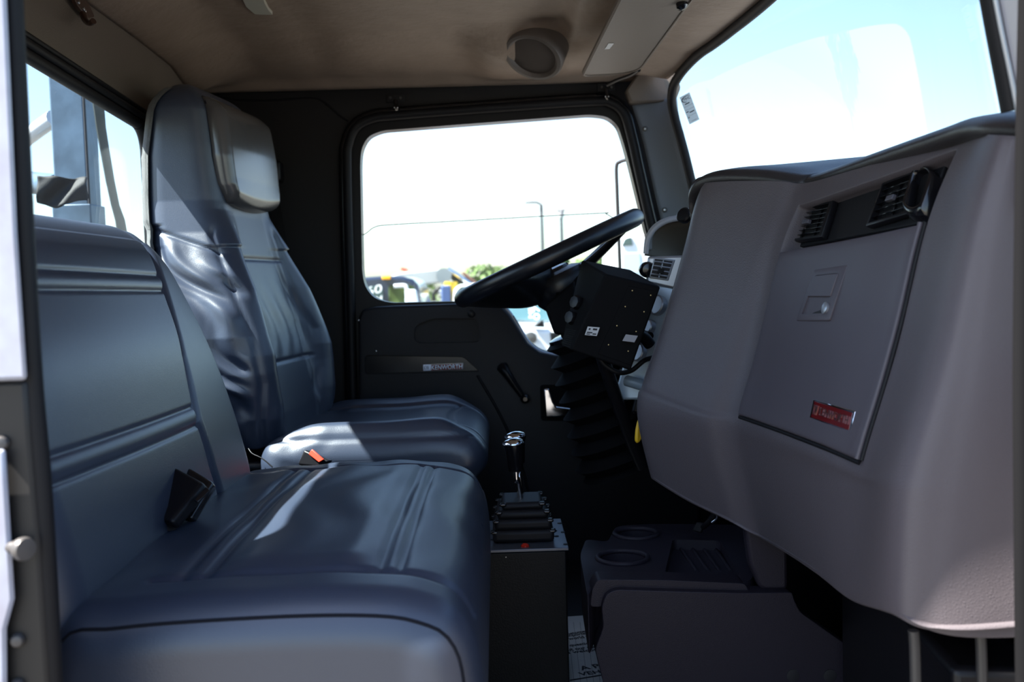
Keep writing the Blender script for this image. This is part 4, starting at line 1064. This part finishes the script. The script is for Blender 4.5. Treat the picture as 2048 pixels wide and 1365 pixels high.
# paper floor mat with print
pf = empty('paper_floor_mat', (.12, 2.0, 0), 'printed white paper protection mat on the cab floor', 'paper mat')
pa_ = [WZ(1100, 1500, .002), WZ(1300, 1500, .002), WZ(1260, 1225, .002), WZ(1120, 1235, .002)]
slab('paper_sheet', [np.array((p[0], p[1], .0005)) for p in pa_], .0014, paper, pf, 0)
def ptext(s_, x0, y0, x1, y1, h):
    bl = WZ(x0, y0, .0022); br = WZ(x1, y1, .0022); tl = WZ(x0-.3*h*0, y0-h, .0022)
    ex = br-bl; n_ = np.array((0, 0, 1.0)); ey = np.cross(n_, ex); ey = ey/np.linalg.norm(ey)*abs(tl[1]-bl[1])
    text_on('print_line', s_, bl, ex, ey, ink, pf, depth=.0003, bold=.025)
ptext('Our customer is', 1108, 1276, 1187, 1263, 5)
ptext('most important person', 1106, 1281, 1221, 1263, 5)
ptext('in the world to us', 1106, 1285.5, 1200, 1273, 5)
ptext('Your questions to', 1109, 1299, 1208, 1287.5, 6)
ptext('us about our service', 1100, 1308, 1215, 1294, 6)
ptext('always welcome', 1097, 1315, 1212, 1302, 7)
ptext('A PAPER', 1163.5, 1342, 1262, 1326, 8)
ptext('VEHICLE', 1161, 1353, 1250, 1341, 7)
quadbox('print_rule', WZ(1140, 1363, .0021), WZ(1260, 1343, .0021)-WZ(1140, 1363, .0021), np.array((0, .006, 0)), .0003, ink, pf, bevel=0)
for k in range(9):
    x0 = 1140+k*13; a, b = WZ(x0-6, 1245, .0021), WZ(x0+22, 1480, .0021)
    quadbox('print_grid', a-np.array((.0004, 0, 0)), np.array((.0008, 0, 0)), b-a, -.0003 if False else .0003, mat('grid_grey', (.30, .29, .28), .8), pf, bevel=0)

# yellow loop beneath the stack edge
yl = empty('yellow_release_handle', W(1278, 860, 1.86), 'small yellow pull loop hanging beside the dashboard edge', 'handle')
tube('pull_loop', [W(1300, 815, 1.87), W(1284, 832, 1.86), W(1276, 855, 1.855), W(1274, 882, 1.855), W(1282, 868, 1.862), W(1288, 840, 1.868), W(1304, 818, 1.872)], .0042, yellow, yl, smooth=40, n=10)
# keys or chrome ring under the dash
kr = empty('pedal_arm', W(1425, 1030, 1.95), 'dark pedal arm with chrome edge under the dashboard', 'pedal')
tube('pedal_rod', [W(1395, 1060, 1.98), W(1412, 1050, 1.96), W(1428, 1028, 1.95), W(1426, 1000, 1.95)], .006, black, kr, smooth=20)
tube('pedal_clip', [W(1420, 1016, 1.94), W(1430, 1022, 1.94), W(1434, 1036, 1.94), W(1424, 1046, 1.945)], .0025, chrome, kr, smooth=20, n=8)
slab('pedal_pad', [W(1386, 1062, 1.98), W(1404, 1068, 1.97), W(1412, 1048, 1.97), W(1396, 1044, 1.98)], .01, blackr, kr, .003)
# ribs on the passenger kick panel
kp = empty('kick_panel', (.58, 1.1, .2), 'black kick panel with two ridges under the dashboard', 'kick panel')
hexa('panel_sheet', [(.49, 1.07, 0), (.60, 1.05, 0), (.60, 1.6, 0), (.55, 1.6, 0), (.49, 1.07, .36), (.60, 1.05, .36), (.60, 1.6, .36), (.55, 1.6, .36)], black, kp, bevel=.01)
for x in (1827, 1960): tube('panel_ridge', [W(x, 1262, 1.065), W(x+3, 1310, 1.065), W(x+6, 1480, 1.065)], .006, mat('ridge_dark', (.05, .048, .048), .4), kp, smooth=12)

# ------------------------------------------------------------------ roof furniture
sv_ = empty('sun_visor', W(1265, 80, 2.3), 'taupe vinyl sun visor folded up against the roof', 'sun visor')
vq = [W(1163, 152, 2.60), W(1236, 4, 2.03), W(1252, -34, 1.93), W(1404, -34, 1.96), W(1378, 6, 2.06), W(1283, 138, 2.55), W(1262, 152, 2.585), W(1225, 160, 2.60)]
vn_ = np.cross(vq[1]-vq[0], vq[4]-vq[0]); vn_ /= np.linalg.norm(vn_); vn_ *= np.sign(vn_[2])
c_ = np.mean(vq, 0); vq = [p-vn_*np.dot(p-c_, vn_) for p in vq]
vb_ = prism('visor_board', rounded(vq, .018, 4), vn_*.016, mat('visor_vinyl', (.18, .148, .125), .5, bump=.4, bscale=160, bdist=.001), sv_, bevel=.006, seg=3)
ed = [p-vn_*.001 for p in rounded([c_+(p-c_)*.965-vn_*np.dot((p-c_)*.965, vn_) for p in vq], .018, 4)]
tube('visor_piping', ed, .0022, MATS['visor_vinyl'], vb_, closed=True, smooth=0, n=6)
def VQ(px, py, out=0):
    d = fw+(px-1024.0)/FPX*rt-(py-682.5)/FPX*up; t = np.dot(c_-CAM, vn_)/np.dot(d, vn_); return CAM+d*t-vn_*out
prism('visor_label', [VQ(x, y, .0006) for x, y in ((1209, 98), (1219, 97), (1228, 86), (1217, 86))], -vn_*.0005, label, sv_, bevel=0)
tube('visor_rod', [W(1278, 140, 2.60), W(1262, 150, 2.66), W(1235, 160, 2.72), W(1215, 170, 2.76)], .005, black, sv_, smooth=20)
lathe('visor_clip', [(.008, 0), (.012, .003), (.012, .012), (.006, .016)], W(1362, 4, 2.05), (.2, -.3, -1), blackg, sv_, n=14)
def bracket(px, py, lab):
    b_ = empty('header_hook', W(px, py, 2.83), lab, 'hook', 'black hooks above the driver door')
    slab('hook_plate', [W(px-18, py+8, 2.825), W(px+18, py+6, 2.825), W(px+18, py-10, 2.825), W(px-18, py-8, 2.825)], .006, black, b_, .002)
    tube('hook_prong', [W(px, py+2, 2.81), W(px+1, py+14, 2.805), W(px+2, py+20, 2.79), W(px+1, py+16, 2.78)], .006, blackg, b_, smooth=14, n=10)
    for s_ in (-10, 10): lathe('hook_screw', [(.004, 0), (.003, .002)], W(px+s_, py-2, 2.815), (0, -1, 0), mat('screw_dark', (.08, .08, .08), .35, .6), b_, n=10)
    for s_ in (-2, 4): lathe('hook_stud', [(.0022, 0), (.0016, .0015), (.0004, .002)], W(px+s_, py+17, 2.778), (0, -1, 0), steel, b_, n=8)
bracket(791, 198, 'small black hook on the header above the rear of the driver window')
bracket(1213, 176, 'small black hook beside the sun visor pivot')
spk = empty('roof_speaker', W(1065, 112, 2.55), 'round roof speaker with brown grille above the driver door', 'speaker')
sn = np.array((-.33, -.5, -.80)); sn /= np.linalg.norm(sn); sc_ = W(1066, 113, 2.545)-sn*.004
lathe('speaker_ring', [(.078, -.06), (.078, .004), (.074, .010), (.066, .011), (.060, .006), (.058, .002)], sc_, sn, mat('speaker_taupe', (.12, .10, .088), .5, bump=.3, bscale=300, bdist=.0006), spk, n=56)
lathe('speaker_grille', [(.059, -.002), (.059, .003), (.04, .006), (.001, .007)], sc_, sn, mat('grille_brown', (.062, .046, .038), .7, bump=.8, bscale=700, kind='voronoi', bdist=.001), spk, n=48)
pod = []
for (r_, h_) in ((.080, -.002), (.092, -.012), (.108, -.04), (.115, -.08)):
    x_, y_, d_ = frame(sn); pod.append([sc_+r_*(math.cos(a)*x_+math.sin(a)*y_)+h_*d_ for a in np.linspace(0, 2*math.pi, 60)[:-1]])

# rear wall coat hook
ch = empty('coat_hook', WX(165, 20, XR+.004), 'dark brown double coat hook on the rear wall near the roof', 'hook')
hb = [WX(x, y, XR+.010) for x, y in ((143, -12), (160, -8), (176, 20), (182, 34), (168, 36), (150, 16), (142, 2))]
brown = mat('hook_brown', (.06, .028, .018), .3)
prism('hook_plate', rounded(hb, .006, 3), (.008, 0, 0), brown, ch, bevel=.003)
tube('hook_prong', [WX(166, 28, XR+.02), WX(172, 42, XR+.03), WX(180, 47, XR+.045), WX(187, 42, XR+.055)], [.007, .006, .005, .006], brown, ch, smooth=16)
for x, y in ((157, 5), (167, 18), (170, 22)): lathe('hook_screw', [(.0035, 0), (.003, .002), (.001, .003)], WX(x, y, XR+.0185), (1, 0, 0), steel, ch, n=10)
# roof dome lamp
dl = empty('dome_lamp', W(515, 5, 2.2), 'pale translucent dome lamp lens on the roof', 'lamp')
dz = float(zceil(-.50, 2.2))
lens = [WZ(x, y, dz-.012) for x, y in ((480, -12), (492, 14), (510, 29), (546, 30), (538, 22), (530, 8), (524, -12))]
prism('lamp_lens', rounded([np.array(p) for p in lens], .004, 3), (0, 0, .016), mat('lens_cream', (.55, .53, .45), .3), dl, bevel=.003)


# ------------------------------------------------------------------ unseen open passenger door, angled and darkened to screen skylight from the dash
d2 = empty('door_2', (.66, .9, -.1), 'unseen open passenger door set to screen skylight from the dash', 'door', kind='structure')
dm2 = mat('door_inner_grey', (.10, .092, .092), .5, bump=.3, bscale=300, bdist=.0006)
def dx_(x, y): return x-.27*(.88-y)
hexa('door_body', [(dx_(x, y), y, z) for z in (-.1, .74) for x, y in ((.62, -.10), (.70, -.10), (.70, .88), (.62, .88))], dm2, d2, bevel=.02)
tube('window_frame', [(dx_(.66, y), y, z) for y, z in ((-.08, .74), (-.08, 1.22), (0, 1.28), (.70, 1.28), (.80, 1.22), (.87, .74))], .022, black, d2, smooth=60)
prism('door_glass', [(dx_(.66, y), y, z) for y, z in ((-.08, .74), (-.06, 1.27), (.72, 1.27), (.86, .74))], (.004, 0, 0), glass_s, d2, bevel=0)

# ------------------------------------------------------------------ behind the cab
dk_ = box('truck_deck', (-2.0, 1.95, -.33), (2.1, 2.3, .14), black, bevel=.01); tag(dk_, 'black flat steel deck behind the cab', 'truck deck')
_a, _c = WX(105, 300, -1.30), WX(198, 300, -1.20); _b = WX(172, 300, -1.20)
MX, MY = -1.25, (_b[1]+_c[1])/2; MW = abs(_c[1]-_b[1])
ms = empty('mast', (MX, MY, -.26), 'blue grey square steel mast standing behind the rear window', 'mast')
box('post', (MX, MY, 1.0), (.10, MW, 2.52), bluesteel, ms, bevel=.006)
box('collar', (MX, MY, .985), (.114, MW+.014, .17), bluesteel, ms, bevel=.004)
box('foot_plate', (MX, MY, -.25), (.22, .20, .02), bluesteel, ms, bevel=.004)
tube('weld_run', [(MX+.052, MY-MW/2-.001, z) for z in (-.2, .5, 1.2, 2.2)], .004, mat('weld_dark', (.02, .02, .024), .6), ms, smooth=12, n=6)
tube('side_arm', [WX(112, 372, -1.30), WX(80, 368, -1.42), WX(40, 362, -1.55)], .035, bluesteel, ms, smooth=10, n=8)
wp = tube('white_rail', [WX(108, 236, -1.38), WX(80, 256, -1.45), WX(40, 285, -1.56), WX(-60, 350, -1.8)], .026, whitep, smooth=20)
tag(wp, 'white tubular rail sloping away beside the mast', 'rail')
cl = empty('draped_cover', WX(150, 420, -1.17), 'black and grey cloth cover bunched round the mast collar', 'cover')
cv = []
for i in range(26):
    t = i/25; px = 74+100*t; row = []
    for j in range(14):
        v = j/13; py = 352+6*t+(52+10*math.sin(t*5))*v+1.5*math.sin(t*11+v*3)
        row.append(WX(px+2*math.sin(v*6+t*9), py, -1.165-.12*(1-t)+.003*math.sin(t*7+v*4)))
    cv.append(row)
gridmesh('black_sheet', cv, mat('black_sheet', (.007, .007, .008), .7, bump=.4, bscale=40, bdist=.004), cl, solid=.006)
cv = []
for i in range(30):
    a = 2*math.pi*i/29; row = []
    for j in range(16):
        v = j/15; r_ = .105+.012*math.sin(a*5+v*6)-.02*v*(1-v)+(-.03*(1-v)**3)
        row.append((MX+.02+r_*.85*math.cos(a), MY+r_*math.sin(a), .93-.26*v+.012*math.sin(a*3)))
    cv.append(row)
gridmesh('grey_sleeve', cv, mat('grey_cloth', (.16, .19, .18), .9, bump=.8, bscale=260, bdist=.002), cl, solid=.004)
stp_ = empty('hanging_strap', WX(225, 330, -1.12), 'dark webbing strap hanging right of the mast', 'strap')
V = []
for x0, x1, y in ((187, 208, 205), (194, 212, 255), (202, 219, 300), (213, 229, 360), (224, 239, 410), (232, 250, 440), (238, 257, 480), (240, 262, 560)):
    a, b = WX(x0, y, -1.12), WX(x1, y, -1.11); V += [a, b, b+np.array((-.004, .002, 0)), a+np.array((-.004, .002, 0))]
F = [(0, 3, 2, 1)]+[(4*i+k, 4*i+(k+1) % 4, 4*i+4+(k+1) % 4, 4*i+4+k) for i in range(7) for k in range(4)]+[(28, 29, 30, 31)]
mesh('webbing', V, F, mat('strap_grey', (.07, .085, .085), .85, bump=.6, bscale=500), stp_, auto=50)

# ------------------------------------------------------------------ outside the driver window
mb = empty('mirror_bracket', W(1240, 450, 3.15), 'thin dark outside mirror bracket beyond the driver window', 'mirror bracket')
tube('bracket_tube', [W(1310, 290, 2.90), W(1262, 316, 3.10), W(1240, 324, 3.16), W(1233, 334, 3.17), W(1234, 380, 3.17), W(1237, 460, 3.17), W(1241, 570, 3.17), W(1246, 700, 3.16), W(1300, 722, 2.90)], .0055, mat('bracket_dark', (.06, .06, .065), .35, .5), mb, smooth=80)
rnd = random.Random(4)
leafm = mat('leaves_green', (.085, .14, .035), .7, var=.35, vscale=2.0)
barkm = mat('bark', (.10, .075, .055), .9)
def tree(px, py, Y, wid, lab, dense=900):
    top = W(px, py, Y); base = np.array((top[0], Y, GZ)); h = top[2]-GZ
    e = empty('tree', base, lab, 'tree', 'trees beyond the yard')
    tube('trunk', [base, base+np.array((.1, 0, h*.3)), base+np.array((0, 0, h*.75))], [h*.03, h*.022, h*.008], barkm, e, smooth=8, n=8)
    V = []; F = []
    blobs = [(rnd.uniform(-.35, .35)*wid, rnd.uniform(-.3, .3)*wid, h*rnd.uniform(.45, .82), wid*rnd.uniform(.22, .36)) for _ in range(9)]+[(0, 0, h*.80, h*.19)]
    for k in range(dense):
        bx, by, bz, br_ = rnd.choice(blobs)
        d = np.array([rnd.gauss(0, 1) for _ in range(3)]); d /= np.linalg.norm(d)
        p = base+np.array((bx, by, bz))+d*br_*rnd.uniform(.6, 1.0)
        if p[2] > top[2]: p[2] = top[2]-rnd.uniform(0, .2)
        if p[2] < GZ+.6: p[2] = GZ+.6+rnd.random()
        u_ = np.array([rnd.gauss(0, 1) for _ in range(3)]); u_ /= np.linalg.norm(u_); w_ = np.cross(u_, d); s_ = .22+.02*h
        n0 = len(V); V += [p-u_*s_, p+w_*s_*.7, p+u_*s_, p-w_*s_*.7]; F.append((n0, n0+1, n0+2, n0+3))
    mesh('crown', V, F, leafm, e, smooth=False)
tree(985, 532, 62, 2.8, 'round green tree above the crane truck, left of the steering wheel hub')
tree(935, 560, 66, 2.6, 'low green tree directly behind the crane boom')
tree(1165, 518, 68, 4.5, 'green tree between the two light poles and the mirror bracket')
tree(1212, 515, 72, 3.6, 'green tree just left of the mirror bracket')
tree(296, 484, 46, 3.0, 'small tree top showing between the bench and driver seat')
tree(800, 566, 70, 5.0, 'low green tree behind the dark pickup cab')
polem = mat('pole_grey', (.10, .11, .12), .5, .4)
def pole(px, py, Y, lab, head):
    t = W(px, py, Y); b = np.array((t[0], Y, GZ))
    e = empty('light_pole', b, lab, 'light pole', 'yard light poles')
    tube('pole_shaft', [b, (b+t)/2, t], [.16, .13, .10], polem, e, smooth=6, n=10)
    lathe('pole_base', [(.35, 0), (.35, .6), (.2, .62)], b, (0, 0, 1), mat('pole_base_concrete', (.4, .4, .38), .9), e, n=16)
    if head == 'arm':
        tube('pole_arm', [t+np.array((0, 0, -.2)), t+np.array((-.05, 0, .0)), t+np.array((-.3, 0, .12)), t+np.array((-.7, 0, .14))], .07, polem, e, smooth=14)
        box('lamp_head', t+np.array((-.62, 0, .12)), (.75, .35, .10), polem, e, bevel=.04)
    else:
        box('lamp_head', t+np.array((0, 0, .05)), (.62, .4, .14), mat('pole_pale', (.35, .37, .38), .5), e, bevel=.04)
        lathe('lamp_neck', [(.16, -.5), (.22, -.1), (.22, 0)], t, (0, 0, 1), MATS['pole_pale'], e, n=12)
pole(1082.5, 409, 60, 'dark light pole with a single curved arm lamp', 'arm')
pole(1122, 421, 66, 'paler light pole with a flat T shaped lamp head', 'top')
# --- dark pickup cab with amber roof lamp
navy = mat('navy_paint', (.018, .026, .050), .22, coat=.8, coat_rough=.05)
tire = mat('tyre', (.012, .012, .012), .8)
carglass = mat('car_glass', (.05, .085, .085), .08, spec=.8)
def P2(pts, Y): return [W(x, y, Y) for x, y in pts]
def wheel(parent, x, Y, r=.42):
    lathe('tyre', [(r*.6, -.13), (r*.95, -.13), (r, -.08), (r, .08), (r*.95, .13), (r*.6, .13)], (x, Y, GZ+r), (0, 1, 0), tire, parent, n=28)
    lathe('wheel_rim', [(r*.6, -.10), (r*.55, -.135), (r*.2, -.11), (.01, -.12)], (x, Y, GZ+r), (0, 1, 0), steel, parent, n=20)
Yt = 15.0
tk = empty('pickup_truck', W(780, 700, Yt)*np.array((1, 1, 0))+np.array((0, 0, GZ)), 'dark navy truck cab with amber roof lamp outside the driver window', 'truck')
gz_y = lambda x, Y: None
def zc(Y, z): return z
rl = [W(x, y, Yt) for x, y in ((600, 590), (650, 566), (700, 557), (770, 552), (805, 553), (826, 559), (836, 570), (841, 590), (845, 612))]
low = [np.array((rl[-1][0]+.15, Yt, .35)), np.array((rl[-1][0]+.15, Yt, GZ+.45)), np.array((rl[0][0]-1.5, Yt, GZ+.45)), np.array((rl[0][0]-1.5, Yt, .25))]
prism('cab_body', rl+low, (0, 1.9, 0), navy, tk, bevel=.05, seg=3)
prism('front_window', P2(((690, 640), (728, 574), (756, 572), (766, 580), (767, 612), (768, 650)), Yt-.02), (0, .03, 0), carglass, tk, bevel=.01)
prism('side_window', P2(((777, 571), (812, 569), (828, 574), (835, 590), (838, 640), (778, 640)), Yt-.02), (0, .03, 0), mat('green_reflection_glass', (.07, .10, .03), .1, var=.5, vscale=3), tk, bevel=.01)  # mottled green in the glass colour paints its reflections
prism('mirror', rounded(P2(((810, 580), (832, 579), (837, 606), (838, 640), (811, 640)), Yt-.35), .05, 4), (0, .08, 0), mat('mirror_pale', (.62, .70, .80), .25), tk, bevel=.02)
tube('mirror_arm', P2(((788, 573), (808, 572), (813, 578), (815, 600)), Yt-.30), .03, whitep, tk, smooth=14)
bx_ = W(773, 556, Yt-.05); box('amber_lamp', bx_, (.13, .10, .055), mat('amber', (.95, .42, .02), .3), tk, bevel=.015)
for (st_, x, y, x2, y2, h) in (('60', 733, 592, 764, 585, 17), ('2M', 742, 612, 764, 607, 16)):
    a, b, c_ = W(x, y, Yt-.045), W(x2, y2, Yt-.045), W(x, y-h, Yt-.045)
    text_on('windscreen_writing', st_, a, b-a, c_-a, mat('writing_white', (.9, .9, .9), .6), tk, depth=.01)
for k in (0, 1): wheel(tk, rl[3][0]-1.6+k*2.2, Yt+.15)
# --- white crane truck farther back
Yc_ = 21.0
ct = empty('crane_truck', W(860, 700, Yc_)*np.array((1, 1, 0))+np.array((0, 0, GZ)), 'white crane truck with folded dark knuckle boom in the yard', 'truck')
prism('white_boom', P2(((782, 552), (800, 546), (878, 538), (882, 566), (842, 570), (790, 572)), Yc_), (0, .5, 0), mat('boom_white', (.40, .42, .43), .5), ct, bevel=.03)
lathe('boom_joint', [(.16, -.3), (.16, .3)], W(889, 552, Yc_), (0, 1, 0), steel, ct, n=20)
prism('knuckle_boom', P2(((888, 540), (898, 536), (948, 566), (938, 576), (905, 562)), Yc_-.1), (0, .4, 0), black, ct, bevel=.02)
tube('boom_cylinder', P2(((896, 539), (920, 554), (942, 570)), Yc_-.2), .05, chrome, ct, smooth=6)
prism('brown_jib', P2(((922, 546), (928, 544), (956, 566), (946, 570)), Yc_), (0, .3, 0), mat('rust_brown', (.16, .07, .05), .6), ct, bevel=.02)
prism('crane_column', P2(((889, 556), (900, 556), (901, 580), (892, 580)), Yc_), (0, .4, 0), MATS['boom_white'], ct, bevel=.02)
tube('deck_bar', P2(((868, 582), (900, 581), (925, 579)), Yc_-.2), .04, black, ct, smooth=6)
tube('stabiliser', P2(((878, 582), (895, 592), (912, 604)), Yc_-.2), .05, whitep, ct, smooth=6)
tube('hose_loop', P2(((868, 603), (867, 590), (873, 580), (882, 577), (890, 590)), Yc_-.3), .03, black, ct, smooth=20)
a_ = W(842, 578, Yc_); b_ = W(925, 600, Yc_)
box('truck_bed', ((a_[0]+b_[0])/2, Yc_+1.0, (b_[2]+GZ+.8)/2+.05), (b_[0]-a_[0], 2.0, .5), whitep, ct, bevel=.05)
box('chassis', ((a_[0]+b_[0])/2, Yc_+1.0, GZ+.72), (b_[0]-a_[0]+1.5, 1.0, .25), black, ct, bevel=.03)
prism('crane_cab', P2(((905, 604), (906, 580), (918, 569), (955, 566), (985, 570), (995, 606), (1000, 660), (905, 660)), Yc_-.5), (0, 2.0, 0), MATS['boom_white'], ct, bevel=.08, seg=3)
prism('crane_cab_window', P2(((912, 600), (913, 582), (921, 574), (950, 572), (952, 600)), Yc_-.53), (0, .04, 0), carglass, ct, bevel=.01)
prism('beacon', P2(((799, 537), (803, 535), (812, 537), (816, 542), (806, 543)), Yc_+.2), (0, .2, 0), mat('beacon_red', (.45, .10, .06), .4), ct, bevel=.01)
lathe('yellow_tank', [(.001, -.25), (.14, -.25), (.14, .25), (.001, .25)], W(902, 588, Yc_-.25), (0, 0, 1), yellow, ct, n=16)
box('tool_box_blue', W(893, 600, Yc_-.3), (.2, .3, .6), mat('tool_blue', (.05, .09, .22), .5), ct, bevel=.03)
for k in (0, 1, 2): wheel(ct, a_[0]+.1+k*.9, Yc_+.1, .48)
# --- white pickup seen through the dipped sill
Yp_ = 9.0
wk = empty('pickup_truck', W(1080, 700, Yp_)*np.array((1, 1, 0))+np.array((0, 0, GZ)), 'white pickup truck with number on its windscreen seen below the steering wheel', 'truck')
hb_ = [W(x, y, Yp_) for x, y in ((900, 652), (1030, 648), (1040, 655), (1090, 658), (1180, 656), (1250, 656), (1262, 670))]
prism('front_end', hb_+[np.array((hb_[-1][0], Yp_, GZ+.4)), np.array((hb_[0][0], Yp_, GZ+.4))], (0, 1.4, 0), whitep, wk, bevel=.06, seg=3)
cbp = [W(x, y, Yp_+1.3) for x, y in ((905, 648), (940, 600), (960, 588), (1200, 586), (1225, 598), (1255, 648))]
prism('cab', cbp+[np.array((cbp[-1][0], Yp_+1.3, GZ+.4)), np.array((cbp[0][0], Yp_+1.3, GZ+.4))], (0, 2.2, 0), whitep, wk, bevel=.08, seg=3)
prism('windscreen', P2(((925, 642), (955, 600), (1195, 596), (1236, 642)), Yp_+1.25), (0, .06, 0), mat('car_glass_teal', (.10, .20, .23), .12, spec=.8), wk, bevel=.02)
prism('hood_shadow_gap', P2(((1064, 654), (1086, 640), (1090, 655)), Yp_-.03), (0, .05, 0), black, wk, bevel=.01)
lathe('headlamp', [(.055, 0), (.05, .02), (.02, .03)], W(1062, 676, Yp_-.01), (0, -1, 0), mat('lamp_dark', (.05, .05, .05), .2), wk, n=20)
prism('grille', P2(((1100, 665), (1200, 665), (1196, 700), (1104, 700)), Yp_-.02), (0, .04, 0), black, wk, bevel=.01)
a, b, c_ = W(1079, 640, Yp_+1.2), W(1079, 612, Yp_+1.2), W(1067, 640, Yp_+1.2)
text_on('windscreen_writing', '07', a, b-a, c_-a, MATS['writing_white'], wk, depth=.01)
a, b, c_ = W(1066, 636, Yp_+1.2), W(1066, 616, Yp_+1.2), W(1057, 636, Yp_+1.2)
text_on('windscreen_writing', 'MS', a, b-a, c_-a, MATS['writing_white'], wk, depth=.01)
for k in (0, 1): wheel(wk, hb_[0][0]+.35+k*1.1, Yp_+.6)
# --- white box truck right of the mirror bracket
Yb_ = 14.0
bt = empty('box_truck', W(1290, 700, Yb_)*np.array((1, 1, 0))+np.array((0, 0, GZ)), 'white box truck right of the mirror bracket beyond the front of the driver window', 'truck')
q_ = [W(x, y, Yb_) for x, y in ((1236, 560), (1238, 500), (1250, 472), (1262, 468), (1290, 467), (1400, 466), (1402, 560))]
prism('truck_body', q_+[np.array((q_[-1][0], Yb_, GZ+.5)), np.array((q_[0][0]-.1, Yb_, GZ+.5))], (0, 2.2, 0), whitep, bt, bevel=.06, seg=3)
prism('cab_window', P2(((1243, 492), (1250, 477), (1263, 474), (1266, 491)), Yb_-.02), (0, .04, 0), carglass, bt, bevel=.01)
prism('side_panel', P2(((1244, 506), (1280, 505), (1284, 548), (1246, 550)), Yb_-.01), (0, .02, 0), mat('panel_pale_blue', (.50, .60, .64), .4), bt, bevel=.01)
for k in (0, 1): wheel(bt, q_[0][0]+.5+k*1.2, Yb_+.15, .45)
